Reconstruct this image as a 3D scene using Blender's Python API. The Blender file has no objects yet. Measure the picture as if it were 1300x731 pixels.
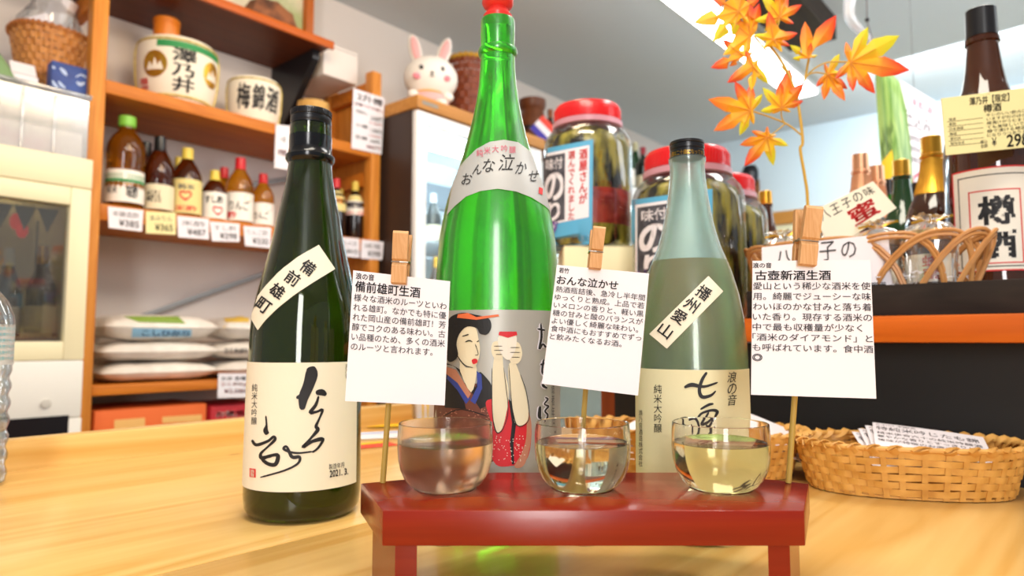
import bpy, bmesh, math, random
from mathutils import Vector, Matrix, noise
from mathutils.bvhtree import BVHTree
from mathutils.geometry import tessellate_polygon

random.seed(7)
SC = bpy.context.scene
COL = SC.collection
R = math.radians

# ------------------------------------------------------------------ camera
# world: x runs towards the bar (v), y along the shop's long wall (u), z up; the counter top is z = CT
F = 866.667
PITCH, TH, CZ, CT = R(4.29), R(40.86), 1.058, 0.90
cam = bpy.data.cameras.new('camera')
cam.sensor_width, cam.lens = 36.0, 24.0
cam.clip_start = 0.02
cam.dof.use_dof = True
cam.dof.focus_distance = 0.49
cam.dof.aperture_fstop = 7.2
cam_o = bpy.data.objects.new('camera', cam)
COL.objects.link(cam_o)
cam_o.location = (0, 0, CZ)
cam_o.rotation_euler = (R(90) + PITCH, 0, TH)
SC.camera = cam_o

# ------------------------------------------------------------------ world, lights, exposure
w = bpy.data.worlds.new('world')
SC.world = w
w.use_nodes = True
w.node_tree.nodes['Background'].inputs[0].default_value = (0.90, 0.95, 1.0, 1)
w.node_tree.nodes['Background'].inputs[1].default_value = 0.32
SC.view_settings.view_transform = 'Standard'
SC.view_settings.look = 'None'
SC.view_settings.gamma = 1.0
SC.view_settings.use_curve_mapping = False
SC.view_settings.exposure = 0.27


def area(name, loc, target, size, power, col):
    l = bpy.data.lights.new(name, 'AREA')
    l.shape = 'RECTANGLE'
    l.size, l.size_y = size
    l.energy, l.color = power, col
    o = bpy.data.objects.new(name, l)
    COL.objects.link(o)
    o.location = loc
    o.rotation_euler = (Vector(target) - Vector(loc)).to_track_quat('-Z', 'Y').to_euler()
    return o


area('ceiling_lamp_counter', (-0.10, 0.05, 2.60), (-0.25, 0.55, 0.9), (1.0, 0.4), 18, (1.0, 0.92, 0.78))
area('ceiling_lamp_bar', (0.1, 1.7, 2.60), (0.0, 1.4, 1.0), (1.2, 0.4), 20, (1.0, 0.96, 0.90))
area('ceiling_lamp_shelf', (-1.0, 0.9, 2.50), (-2.5, 1.2, 1.2), (0.5, 0.9), 19, (1.0, 0.78, 0.52))
area('front_streak_fill', (1.45, -1.75, 1.65), (-0.1, 0.5, 1.15), (0.5, 1.7), 46, (1.0, 0.98, 0.97))  # unseen light added behind the camera to streak the green bottle
area('ceiling_lamp_far', (-0.3, 4.2, 2.55), (-0.2, 5.2, 1.8), (1.5, 0.4), 30, (0.85, 0.94, 1.0))
area('ceiling_bounce_fill', (0.9, 2.6, 1.95), (0.2, 2.7, 2.7), (1.6, 1.2), 26, (0.92, 0.96, 1.0))  # unseen lamp added to brighten the ceiling

# ------------------------------------------------------------------ pixel rays (photo frame 1300 x 731)
cP, sP, cT, sT = math.cos(PITCH), math.sin(PITCH), math.cos(TH), math.sin(TH)
CAM = Vector((0, 0, CZ))


def ray(px, py):
    a, b = (px - 650) / F, (365.5 - py) / F
    X, Y, Z = a, cP - sP * b, sP + cP * b
    return Vector((cT * X - sT * Y, sT * X + cT * Y, Z))


def fwd(p):
    return -sT * p.x + cT * p.y


def at(px, py, d):
    r = ray(px, py)
    return CAM + r * (d / fwd(r))


def on_z(px, py, z):
    r = ray(px, py)
    return CAM + r * ((z - CZ) / r.z)


def on_x(px, py, x):
    r = ray(px, py)
    return CAM + r * (x / r.x)


def on_y(px, py, y):
    r = ray(px, py)
    return CAM + r * (y / r.y)


CR = Vector((cT, sT, 0))      # the viewer's right
CF = Vector((-sT, cT, 0))     # the viewer's forward


# ------------------------------------------------------------------ geometry collector
class G:
    def __init__(s):
        s.v, s.f, s.c = [], [], None

    def add(s, vs, fs):
        n = len(s.v)
        s.v += [Vector(p) for p in vs]
        s.f += [tuple(i + n for i in f) for f in fs]
        return s

    def merge(s, o):
        return s.add(o.v, o.f)

    def box(s, lo, hi, m=None, bev=0.0):
        x0, y0, z0 = lo
        x1, y1, z1 = hi
        vs = [(x, y, z) for z in (z0, z1) for y in (y0, y1) for x in (x0, x1)]
        fs = [(0, 2, 3, 1), (4, 5, 7, 6), (0, 1, 5, 4), (2, 6, 7, 3), (0, 4, 6, 2), (1, 3, 7, 5)]
        if bev:
            bm = bmesh.new()
            q = [bm.verts.new(p) for p in vs]
            for f in fs:
                bm.faces.new([q[i] for i in f])
            bmesh.ops.bevel(bm, geom=bm.edges[:], offset=bev, segments=2, affect='EDGES', profile=0.5)
            bm.verts.index_update()
            vs = [v.co.copy() for v in bm.verts]
            fs = [[v.index for v in f.verts] for f in bm.faces]
            bm.free()
        if m is not None:
            vs = [m @ Vector(p) for p in vs]
        return s.add(vs, fs)

    def lathe(s, prof, c=(0, 0, 0), n=40, close=False):
        c = Vector(c)
        vs, rows = [], []
        for r, z in prof:
            if r < 1e-6:
                rows.append([len(vs)])
                vs.append(c + Vector((0, 0, z)))
            else:
                rows.append(list(range(len(vs), len(vs) + n)))
                for k in range(n):
                    a = 2 * math.pi * k / n
                    vs.append(c + Vector((r * math.cos(a), r * math.sin(a), z)))
        fs = []
        pairs = list(zip(rows, rows[1:])) + ([(rows[-1], rows[0])] if close else [])
        for A, B in pairs:
            for k in range(n):
                k2 = (k + 1) % n
                if len(A) == 1 and len(B) == 1:
                    continue
                if len(A) == 1:
                    fs.append((A[0], B[k2], B[k]))
                elif len(B) == 1:
                    fs.append((A[k], A[k2], B[0]))
                else:
                    fs.append((A[k], A[k2], B[k2], B[k]))
        return s.add(vs, fs)

    def tube(s, pts, rad, n=6, closed=False, flat=None):
        pts = [Vector(p) for p in pts]
        m = len(pts)
        rads = rad if isinstance(rad, (list, tuple)) else [rad] * m
        vs = []
        up = Vector((0, 0, 1))
        last = None
        for i, p in enumerate(pts):
            if closed:
                t = pts[(i + 1) % m] - pts[i - 1]
            else:
                t = pts[min(i + 1, m - 1)] - pts[max(i - 1, 0)]
            t = t.normalized() if t.length > 1e-9 else Vector((0, 0, 1))
            u = last if last is not None else (up if abs(t.z) < .9 else Vector((1, 0, 0)))
            a = (u - t * u.dot(t))
            a = a.normalized() if a.length > 1e-6 else t.orthogonal().normalized()
            last = a
            b = t.cross(a)
            ra, rb = (rads[i], rads[i]) if flat is None else flat
            for k in range(n):
                g = 2 * math.pi * (k + .5) / n
                vs.append(p + a * (ra * math.cos(g)) + b * (rb * math.sin(g)))
        fs = []
        for i in range(m if closed else m - 1):
            j = (i + 1) % m
            for k in range(n):
                k2 = (k + 1) % n
                fs.append((i * n + k, i * n + k2, j * n + k2, j * n + k))
        if not closed:
            fs.append(tuple(range(n))[::-1])
            fs.append(tuple((m - 1) * n + k for k in range(n)))
        return s.add(vs, fs)

    def prism(s, poly, z0, z1):
        n = len(poly)
        vs = [(p[0], p[1], z0) for p in poly] + [(p[0], p[1], z1) for p in poly]
        fs = [tuple(range(n))[::-1], tuple(range(n, 2 * n))]
        fs += [(i, (i + 1) % n, n + (i + 1) % n, n + i) for i in range(n)]
        return s.add(vs, fs)

    def xform(s, m):
        s.v = [m @ p for p in s.v]
        return s

    def bvh(s):
        return BVHTree.FromPolygons(s.v, s.f)


# ------------------------------------------------------------------ objects
W = {}


def _mesh(name, g, m, smooth):
    me = bpy.data.meshes.new(name)
    me.from_pydata([tuple(p) for p in g.v], [], [tuple(f) for f in g.f])
    me.validate()
    bm = bmesh.new()
    bm.from_mesh(me)
    bmesh.ops.recalc_face_normals(bm, faces=bm.faces[:])
    bm.to_mesh(me)
    bm.free()
    if smooth:
        me.polygons.foreach_set('use_smooth', [True] * len(me.polygons))
        me.set_sharp_from_angle(angle=R(38))
    if m:
        me.materials.append(m)
    if g.c:
        at_ = me.color_attributes.new('tint', 'FLOAT_COLOR', 'POINT')
        for i, c in enumerate(g.c):
            at_.data[i].color = (*c, 1)
    return me


def thing(name, label, cat, loc=(0, 0, 0), rz=0.0, group=None):
    o = bpy.data.objects.new(name, None)
    o.empty_display_size = .02
    COL.objects.link(o)
    o.location = loc
    o.rotation_euler = (0, 0, rz)
    W[o] = Matrix.Translation(Vector(loc)) @ Matrix.Rotation(rz, 4, 'Z')
    o['label'], o['category'] = label, cat
    if group:
        o['group'] = group
    return o


def part(name, g, m, parent=None, smooth=True, local=False, label=None, kind=None):
    """one mesh object; g is in world coordinates unless local"""
    me = _mesh(name, g, m, smooth)
    o = bpy.data.objects.new(name, me)
    COL.objects.link(o)
    if parent is not None:
        o.parent = parent
        W[o] = W[parent]
        if not local:
            me.transform(W[parent].inverted())
    else:
        W[o] = Matrix.Identity(4)
    if label:
        o['label'] = label
    if kind:
        o['kind'] = kind
    return o


def solo(name, g, m, label, cat, group=None, smooth=True):
    o = part(name, g, m, None, smooth)
    o['label'], o['category'] = label, cat
    if group:
        o['group'] = group
    return o


def struct(name, g, m, smooth=False):
    return part(name, g, m, None, smooth, kind='structure')


def dup(root, loc=None, rz=None, label=None, group=None):
    r = root.copy()
    COL.objects.link(r)
    if loc is not None:
        r.location = loc
    if rz is not None:
        r.rotation_euler = (0, 0, rz)
    if label:
        r['label'] = label
    if group:
        r['group'] = group
    for ch in list(root.children):
        c = ch.copy()
        COL.objects.link(c)
        c.parent = r
        for gch in list(ch.children):
            d = gch.copy()
            COL.objects.link(d)
            d.parent = c
    return r


# ------------------------------------------------------------------ materials
MATS = {}


def lin(h):
    h = h.lstrip('#')
    out = []
    for i in (0, 2, 4):
        c = int(h[i:i + 2], 16) / 255
        out.append(c / 12.92 if c <= .04045 else ((c + .055) / 1.055) ** 2.4)
    return tuple(out)


def rgb(c):
    return lin(c) if isinstance(c, str) else c


def mat(name, col, rough=.5, metal=0.0, trans=0.0, ior=1.45, emit=0.0, spec=.5, coat=0.0, noise_=None, bump=None, sub=0.0, attr=None):
    if name in MATS:
        return MATS[name]
    m = bpy.data.materials.new(name)
    m.use_nodes = True
    nt = m.node_tree
    b = nt.nodes['Principled BSDF']
    col = rgb(col)
    b.inputs['Base Color'].default_value = (*col, 1)
    b.inputs['Roughness'].default_value = rough
    b.inputs['Metallic'].default_value = metal
    b.inputs['Transmission Weight'].default_value = trans
    b.inputs['IOR'].default_value = ior
    b.inputs['Specular IOR Level'].default_value = spec
    b.inputs['Coat Weight'].default_value = coat
    b.inputs['Subsurface Weight'].default_value = sub
    if sub:
        b.inputs['Subsurface Radius'].default_value = (.004, .004, .004)
    if emit:
        b.inputs['Emission Color'].default_value = (*col, 1)
        b.inputs['Emission Strength'].default_value = emit
    tc = nt.nodes.new('ShaderNodeTexCoord')
    if noise_:
        sc, c2, lo, hi = noise_[:4]
        mp = nt.nodes.new('ShaderNodeMapping')
        mp.inputs['Scale'].default_value = noise_[4] if len(noise_) > 4 else (1, 1, 1)
        nt.links.new(tc.outputs['Object'], mp.inputs['Vector'])
        n = nt.nodes.new('ShaderNodeTexNoise')
        n.inputs['Scale'].default_value = sc
        n.inputs['Detail'].default_value = 5
        nt.links.new(mp.outputs[0], n.inputs['Vector'])
        cr = nt.nodes.new('ShaderNodeValToRGB')
        cr.color_ramp.elements[0].position, cr.color_ramp.elements[1].position = lo, hi
        cr.color_ramp.elements[0].color = (*col, 1)
        cr.color_ramp.elements[1].color = (*rgb(c2), 1)
        nt.links.new(n.outputs['Fac'], cr.inputs['Fac'])
        nt.links.new(cr.outputs['Color'], b.inputs['Base Color'])
    if bump:
        n2 = nt.nodes.new('ShaderNodeTexNoise')
        n2.inputs['Scale'].default_value = bump[0]
        nt.links.new(tc.outputs['Object'], n2.inputs['Vector'])
        bp = nt.nodes.new('ShaderNodeBump')
        bp.inputs['Strength'].default_value = bump[1]
        bp.inputs['Distance'].default_value = bump[2] if len(bump) > 2 else .002
        nt.links.new(n2.outputs['Fac'], bp.inputs['Height'])
        nt.links.new(bp.outputs[0], b.inputs['Normal'])
    if attr:
        a = nt.nodes.new('ShaderNodeAttribute')
        a.attribute_name = attr
        nt.links.new(a.outputs['Color'], b.inputs['Base Color'])
    MATS[name] = m
    return m


def wood(name, c1, c2, axis='y', scale=1.0, rough=.45, coat=0.0, knots=(), wave=True):
    if name in MATS:
        return MATS[name]
    m = bpy.data.materials.new(name)
    m.use_nodes = True
    nt = m.node_tree
    L = nt.links.new
    b = nt.nodes['Principled BSDF']
    b.inputs['Specular IOR Level'].default_value = .3
    b.inputs['Roughness'].default_value = rough
    b.inputs['Coat Weight'].default_value = coat
    b.inputs['Coat Roughness'].default_value = .12
    tc = nt.nodes.new('ShaderNodeTexCoord')
    mp = nt.nodes.new('ShaderNodeMapping')
    s = [14 * scale] * 3
    s['xyz'.index(axis)] = 0.9 * scale
    mp.inputs['Scale'].default_value = s
    L(tc.outputs['Object'], mp.inputs['Vector'])
    n1 = nt.nodes.new('ShaderNodeTexNoise')
    n1.inputs['Scale'].default_value = 1.0
    n1.inputs['Detail'].default_value = 3
    n1.inputs['Distortion'].default_value = .6
    L(mp.outputs[0], n1.inputs['Vector'])
    n2 = nt.nodes.new('ShaderNodeTexNoise')
    n2.inputs['Scale'].default_value = 9.0
    n2.inputs['Detail'].default_value = 4
    L(mp.outputs[0], n2.inputs['Vector'])
    # rings: fold the broad noise into growth lines
    ma = nt.nodes.new('ShaderNodeMath')
    ma.operation = 'MULTIPLY'
    ma.inputs[1].default_value = 14.0
    L(n1.outputs['Fac'], ma.inputs[0])
    fr = nt.nodes.new('ShaderNodeMath')
    fr.operation = 'PINGPONG'
    fr.inputs[1].default_value = 1.0
    L(ma.outputs[0], fr.inputs[0])
    mx = nt.nodes.new('ShaderNodeMath')
    mx.operation = 'MULTIPLY_ADD'
    L(n2.outputs['Fac'], mx.inputs[0])
    mx.inputs[1].default_value = .55
    mul = nt.nodes.new('ShaderNodeMath')
    mul.operation = 'MULTIPLY'
    mul.inputs[1].default_value = .5 if wave else .15
    L(fr.outputs[0], mul.inputs[0])
    L(mul.outputs[0], mx.inputs[2])
    cr = nt.nodes.new('ShaderNodeValToRGB')
    cr.color_ramp.elements[0].position, cr.color_ramp.elements[1].position = .15, .85
    cr.color_ramp.elements[0].color = (*rgb(c1), 1)
    cr.color_ramp.elements[1].color = (*rgb(c2), 1)
    L(mx.outputs[0], cr.inputs['Fac'])
    out = cr.outputs['Color']
    for (kx, ky, sx, sy, kc) in knots:
        k1 = nt.nodes.new('ShaderNodeMapping')
        k1.vector_type = 'TEXTURE'
        k1.inputs['Location'].default_value = (kx, ky, CT)
        k1.inputs['Scale'].default_value = (sx, sy, 1)
        L(tc.outputs['Object'], k1.inputs['Vector'])
        ln = nt.nodes.new('ShaderNodeVectorMath')
        ln.operation = 'LENGTH'
        L(k1.outputs[0], ln.inputs[0])
        mr = nt.nodes.new('ShaderNodeMapRange')
        mr.inputs['From Min'].default_value = .5
        mr.inputs['From Max'].default_value = 1.1
        mr.inputs['To Min'].default_value = 1
        mr.inputs['To Max'].default_value = 0
        L(ln.outputs['Value'], mr.inputs['Value'])
        mm = nt.nodes.new('ShaderNodeMixRGB')
        mm.inputs['Color2'].default_value = (*rgb(kc), 1)
        L(mr.outputs[0], mm.inputs['Fac'])
        L(out, mm.inputs['Color1'])
        out = mm.outputs[0]
    L(out, b.inputs['Base Color'])
    MATS[name] = m
    return m


def film(name, tint=(1, 1, 1), gloss=.12, rough=.03, haze=0.0):
    """thin clear sheet: mostly see-through, a little mirror, some milkiness"""
    if name in MATS:
        return MATS[name]
    m = bpy.data.materials.new(name)
    m.use_nodes = True
    nt = m.node_tree
    nt.nodes.remove(nt.nodes['Principled BSDF'])
    L = nt.links.new
    t = nt.nodes.new('ShaderNodeBsdfTransparent')
    t.inputs[0].default_value = (*tint, 1)
    d = nt.nodes.new('ShaderNodeBsdfDiffuse')
    d.inputs[0].default_value = (.85, .86, .88, 1)
    g = nt.nodes.new('ShaderNodeBsdfGlossy')
    g.inputs['Roughness'].default_value = rough
    lw = nt.nodes.new('ShaderNodeLayerWeight')
    lw.inputs[0].default_value = .25
    ad = nt.nodes.new('ShaderNodeMath')
    ad.operation = 'MULTIPLY_ADD'
    ad.inputs[1].default_value = .6
    ad.inputs[2].default_value = gloss
    ad.use_clamp = True
    L(lw.outputs['Fresnel'], ad.inputs[0])
    m1 = nt.nodes.new('ShaderNodeMixShader')
    m1.inputs[0].default_value = haze
    L(t.outputs[0], m1.inputs[1])
    L(d.outputs[0], m1.inputs[2])
    m2 = nt.nodes.new('ShaderNodeMixShader')
    L(ad.outputs[0], m2.inputs[0])
    L(m1.outputs[0], m2.inputs[1])
    L(g.outputs[0], m2.inputs[2])
    L(m2.outputs[0], nt.nodes['Material Output'].inputs[0])
    MATS[name] = m
    return m


# ------------------------------------------------------------------ surfaces to print on
class Plane:
    def __init__(s, p, n):
        s.p, s.n = Vector(p), Vector(n).normalized()

    def pt(s, px, py, off=0.0):
        r = ray(px, py)
        t = (s.p - CAM).dot(s.n) / r.dot(s.n)
        return CAM + r * t + s.n * off


def facing(px, py, d):
    return Plane(at(px, py, d), -CF)


class Skin:
    def __init__(s, g):
        s.b = g.bvh()
        s.last = None

    def pt(s, px, py, off=0.0):
        r = ray(px, py).normalized()
        h, n, i, d = s.b.ray_cast(CAM, r)
        if h is None:
            h, n, i, d = s.b.find_nearest(CAM + r * (s.last or .6))
        else:
            s.last = d
        if n.dot(r) > 0:
            n = -n
        return h + n * off


def quad(surf, tl, tr, br, bl):
    def f(x, y, off=0.0):
        p = [(1 - y) * ((1 - x) * tl[i] + x * tr[i]) + y * ((1 - x) * bl[i] + x * br[i]) for i in (0, 1)]
        return surf.pt(p[0], p[1], off)
    return f


def sub(f, x0, y0, x1, y1):
    return lambda x, y, off=0.0: f(x0 + (x1 - x0) * x, y0 + (y1 - y0) * y, off)


def cyl(c, phi, rz, z0, z1, a0, a1):
    """label on a turned body: rz(z) is the radius; x runs round it, y downwards"""
    def f(x, y, off=0.0):
        a = phi + R(a0 + (a1 - a0) * x)
        z = z1 + (z0 - z1) * y
        r = rz(z) + off
        return Vector((c[0] + r * math.cos(a), c[1] + r * math.sin(a), c[2] + z))
    return f


def sheet(f, nx=1, ny=1, thick=.0004, off=0.0, g=None):
    g = g or G()
    vs = []
    for o in (off + thick, off):
        for j in range(ny + 1):
            for i in range(nx + 1):
                vs.append(f(i / nx, j / ny, o))
    k = (nx + 1) * (ny + 1)
    fs = []
    for j in range(ny):
        for i in range(nx):
            a = j * (nx + 1) + i
            q = (a, a + 1, a + nx + 2, a + nx + 1)
            fs.append(q)
            fs.append(tuple(x + k for x in q[::-1]))
    edge = [i for i in range(nx + 1)] + [j * (nx + 1) + nx for j in range(1, ny + 1)]
    edge += [ny * (nx + 1) + i for i in range(nx - 1, -1, -1)] + [j * (nx + 1) for j in range(ny - 1, 0, -1)]
    for a, b in zip(edge, edge[1:] + edge[:1]):
        fs.append((a, a + k, b + k, b))
    return g.add(vs, fs)


_TX = {}


def glyphs(body, res=2):
    key = (body, res)
    if key not in _TX:
        c = bpy.data.curves.new('ink', 'FONT')
        c.body, c.resolution_u = body, res
        c.space_line = 1.0
        c.align_x = 'CENTER' if '\n' in body else 'LEFT'
        o = bpy.data.objects.new('ink', c)
        COL.objects.link(o)
        dg = bpy.context.evaluated_depsgraph_get()
        me = bpy.data.meshes.new_from_object(o.evaluated_get(dg))
        vs = [v.co.copy() for v in me.vertices]
        fs = [tuple(p.vertices) for p in me.polygons]
        bpy.data.objects.remove(o)
        bpy.data.curves.remove(c)
        bpy.data.meshes.remove(me)
        _TX[key] = (vs, fs)
    return _TX[key]


def txt(g, f, body, x0=0, y0=0, x1=1, y1=1, bold=0.0, off=.0006, shear=0.0):
    """print BODY into the box x0..x1, y0..y1 of the label map f"""
    vs, fs = glyphs(body, 4 if bold else 2)
    if not vs:
        return g
    if bold > 0:    # heavier strokes: the glyph printed five times, a hair apart
        k_ = len(vs)
        base_v, base_f, vs, fs = vs, fs, [], []
        for i, (dx, dy) in enumerate(((0, 0), (bold, bold), (-bold, bold), (bold, -bold), (-bold, -bold))):
            vs = vs + [Vector((p.x + dx, p.y + dy, 0)) for p in base_v]
            fs = fs + [tuple(q + i * k_ for q in f_) for f_ in base_f]
    ax, bx = min(v.x for v in vs), max(v.x for v in vs)
    ay, by = min(v.y for v in vs), max(v.y for v in vs)
    out = []
    for v in vs:
        u = (v.x - ax) / max(bx - ax, 1e-6)
        t = (by - v.y) / max(by - ay, 1e-6)
        u += shear * (.5 - t)
        out.append(f(x0 + (x1 - x0) * u, y0 + (y1 - y0) * t, off))
    return g.add(out, fs)


def vertical(s):
    return '\n'.join(s)


def brush(g, f, pts, off=.0007, n=5):
    """brush stroke through (x, y, width) points of a label map (Catmull-Rom, round ends)"""
    P = [Vector(p) for p in pts]
    P = [P[0]] + P + [P[-1]]
    s = []
    for i in range(1, len(P) - 2):
        for k in range(n):
            t = k / n
            a, b, c, d = P[i - 1:i + 3]
            s.append(.5 * ((2 * b) + (c - a) * t + (2 * a - 5 * b + 4 * c - d) * t * t + (3 * b - a - 3 * c + d) * t ** 3))
    s.append(P[-2])
    vs, fs = [], []
    m = len(s)
    for i, p in enumerate(s):
        t = s[min(i + 1, m - 1)] - s[max(i - 1, 0)]
        nrm = Vector((-t.y, t.x)).normalized() if (t.x or t.y) else Vector((1, 0))
        wd = max(p.z, .3) * .5 * (.45 if i in (0, m - 1) else 1)
        for q in (1, -1):
            vs.append(f(p.x + nrm.x * wd * q, p.y + nrm.y * wd * q, off))
    fs = [(2 * i, 2 * i + 1, 2 * i + 3, 2 * i + 2) for i in range(m - 1)]
    return g.add(vs, fs)


def blob(g, f, pts, off=.0006, step=9.0):
    """filled outline, cut small enough to follow a curved label"""
    pv = [Vector((p[0], p[1], 0)) for p in pts]
    tris = [tuple(pv[i] for i in t) for t in tessellate_polygon([pv])]
    for _ in range(5):
        nt = []
        more = False
        for a, b, c in tris:
            if max((a - b).length, (b - c).length, (c - a).length) > step:
                more = True
                ab, bc, ca = (a + b) / 2, (b + c) / 2, (c + a) / 2
                nt += [(a, ab, ca), (ab, b, bc), (ca, bc, c), (ab, bc, ca)]
            else:
                nt.append((a, b, c))
        tris = nt
        if not more:
            break
    for t in tris:
        g.add([f(p.x, p.y, off) for p in t], [(0, 1, 2)])
    return g


def smooth_line(pts, n=6, closed=False):
    P = [Vector(p) for p in pts]
    m = len(P)
    out = []
    for i in range(m if closed else m - 1):
        a = P[(i - 1) % m] if closed else P[max(i - 1, 0)]
        b, c = P[i], P[(i + 1) % m]
        d = P[(i + 2) % m] if closed else P[min(i + 2, m - 1)]
        for k in range(n):
            t = k / n
            out.append(.5 * ((2 * b) + (c - a) * t + (2 * a - 5 * b + 4 * c - d) * t * t + (3 * b - a - 3 * c + d) * t ** 3))
    if not closed:
        out.append(P[-1])
    return out


def prof_from_px(rows, d, z0):
    """silhouette rows (y, half width in px) of an upright turned body at depth d -> [(radius, height above z0)]"""
    out = []
    for y, h in rows:
        p = at(650, y, d)
        dist = d / (cP - sP * (365.5 - y) / F)
        out.append((h / F * dist, p.z - z0))
    return out


def radius_fn(prof):
    q = sorted([(z, r) for r, z in prof])

    def f(z):
        if z <= q[0][0]:
            return q[0][1]
        for (za, ra), (zb, rb) in zip(q, q[1:]):
            if z <= zb:
                return ra + (rb - ra) * (z - za) / max(zb - za, 1e-9)
        return q[-1][1]
    return f


# ------------------------------------------------------------------ shared materials
M_pine = wood('shelf pine', '#d07c28', '#b8661a', 'y', 1.2, .5)
M_pine_v = wood('post pine', '#d98f3a', '#c27528', 'z', 1.2, .5)
M_paper = mat('white paper', '#e9e3e8', .7)
M_paper2 = mat('cream paper', '#efe6cf', .7)
M_paper_y = mat('yellow paper', '#e9dca0', .7)
M_ink = mat('black ink', '#1b191c', .6)
M_ink_g = mat('grey ink', '#5b565a', .6)
M_ink_c = mat('pencil ink', '#4a474c', .6)
M_red = mat('red ink', '#d5302f', .6)
M_pink = mat('pink ink', '#c9506a', .6)
M_gold = mat('gold foil', '#d9a33a', .28, .9)
M_copper = mat('copper foil', '#d9a07a', .32, .75)
M_black = mat('black plastic', '#17161a', .28)
M_brass = mat('spring steel', '#a9a39a', .3, 1.0)
M_amber = mat('amber glass', '#4a2412', .06, trans=.35, coat=.5)
M_greenglass = mat('green wine glass', '#1f4a23', .08, trans=.3, coat=.4)
M_darkglass = mat('dark wine glass', '#141a12', .08, coat=.5)
M_film = film('clear film', (1, 1, 1), .10, .05, .06)
M_pane = film('cooler pane', (.93, .97, .98), .05, .02, .03)
M_white = mat('white enamel', '#ecebea', .35)
M_cream = mat('cream enamel', '#e8dcb6', .4)

# ------------------------------------------------------------------ the setting
XW, YW, ZC = -2.68, 5.28, 2.66
M_wall = mat('warm plaster', '#e3d9d2', .8, bump=(60, .1))
M_wall2 = mat('cool plaster', '#d3e3ea', .8, bump=(60, .1))
M_ceil = mat('ceiling paint', '#d6dde0', .85)
struct('floor', G().box((XW - .1, -2.2, -.1), (3.2, YW + .1, 0)), mat('floor vinyl', '#8d7f70', .5))
struct('wall_left', G().box((XW - .1, -2.2, 0), (XW, YW + .1, ZC)), M_wall)
struct('wall_back', G().box((XW, YW, 0), (3.2, YW + .1, ZC)), M_wall2)
struct('ceiling', G().box((XW - .1, -2.2, ZC), (3.2, YW + .1, ZC + .1)), M_ceil)
# timber head rail and post on the far wall
p0, p1 = on_y(958, 268, YW), on_y(1100, 250, YW)
struct('trim_1', G().box((p0.x - .1, YW - .05, 1.93), (3.0, YW, 2.03), bev=.004), wood('trim timber', '#c98f45', '#b97a34', 'x', 1, .5))
p0 = on_y(962, 230, YW)
struct('trim_2', G().box((p0.x - .035, YW - .08, 0), (p0.x + .035, YW - .05, 2.30), bev=.004), wood('post timber', '#8f5a2c', '#7d4b22', 'z', 1, .5))
struct('wall_lower', G().box((p0.x + .035, YW - .03, 0), (3.0, YW, 1.93)), mat('lit cream wall', '#e6dfba', .7))  # light on the wall under the rail put into its cream colour
M_beam = wood('dark beam timber', '#3a2c22', '#281d17', 'y', 1, .6)
struct('ceiling_beam', G().box((-1.16, .9, ZC - .12), (-.93, 3.54, ZC), bev=.006), M_beam)
# small black speaker on the post
t = thing('wall_speaker', 'small round black speaker high on the brown post of the far wall', 'speaker', (p0.x, YW - .09, 2.30))
part('speaker_body', G().lathe([(0, -.06), (.05, -.06), (.06, -.03), (.06, .03), (.045, .06), (0, .06)], (p0.x, YW - .15, 2.33), 20), M_black, t)
part('bracket', G().box((p0.x - .02, YW - .12, 2.25), (p0.x + .02, YW - .05, 2.30)), M_black, t)
# long ceiling light
t = thing('ceiling_light', 'long white strip light along the ceiling', 'ceiling light', (-1.385, 2.6, ZC))
part('housing', G().box((-1.48, 1.2, ZC - .03), (-1.29, 4.5, ZC), bev=.004), M_white, t)
part('diffuser', G().box((-1.465, 1.22, ZC - .045), (-1.305, 4.48, ZC - .03), bev=.004), mat('lamp diffuser', (1, .99, .96), .5, emit=9.0), t)

# ------------------------------------------------------------------ the counter
kn = []
for px, py, a, b, c in ((80, 605, .006, .03, '#a9793a'), (175, 639, .0035, .011, '#6b4418'), (209, 674, .003, .014, '#b07c3c'), (1165, 650, .005, .012, '#8a5c22'), (748, 722, .002, .003, '#6b4418')):
    q = on_z(px, py, CT)
    kn.append((q.x, q.y, a, b, c))
M_counter = wood('counter pine', '#e8bf78', '#d3a052', 'y', .75, .32, .15, kn)
t = thing('counter', 'pale yellow pine counter carrying the tasting tray', 'counter', (-.2, .2, 0))
for xa, xb in ((-1.0, -.4905), (-.4895, .14), (.141, .75)):
    part('plank', G().box((xa, -.75, CT - .035), (xb, .918, CT), bev=.0012), M_counter, t)
part('raised_edge', G().box((-1.032, -.75, CT - .12), (-1.0005, .90, CT + .036), bev=.002), M_counter, t)
part('raised_edge', G().box((-1.0, .885, CT + .0005), (-.70, .917, CT + .036), bev=.002), M_counter, t)
part('apron', G().box((-.98, -.7, .02), (.7, .88, CT - .036)), M_pine, t)

# ------------------------------------------------------------------ raised bar behind the counter
BZ = 1.085
M_orange = wood('orange bar timber', '#cf6415', '#b5520e', 'x', 1.0, .4, .1)
t = thing('bar', 'dark fronted raised bar with an orange wooden top edge behind the counter', 'bar', (0, 1.0, 0))
part('bar_top', G().box((-.92, .878, BZ - .031), (1.0, 1.62, BZ), bev=.003), M_orange, t)
part('front_panel', G().box((-.585, .922, 0), (1.0, .945, BZ - .0315)), mat('black bar front', '#0d0a0a', .6), t)
part('end_post', G().box((-.612, .925, 0), (-.5855, .96, BZ - .0315)), wood('bar post timber', '#8a3d12', '#74300c', 'z', 1, .5), t)
part('back_panel', G().box((-.60, 1.55, 0), (1.0, 1.57, BZ - .0315)), mat('black bar front', '#0d0a0a', .6), t)

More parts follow.
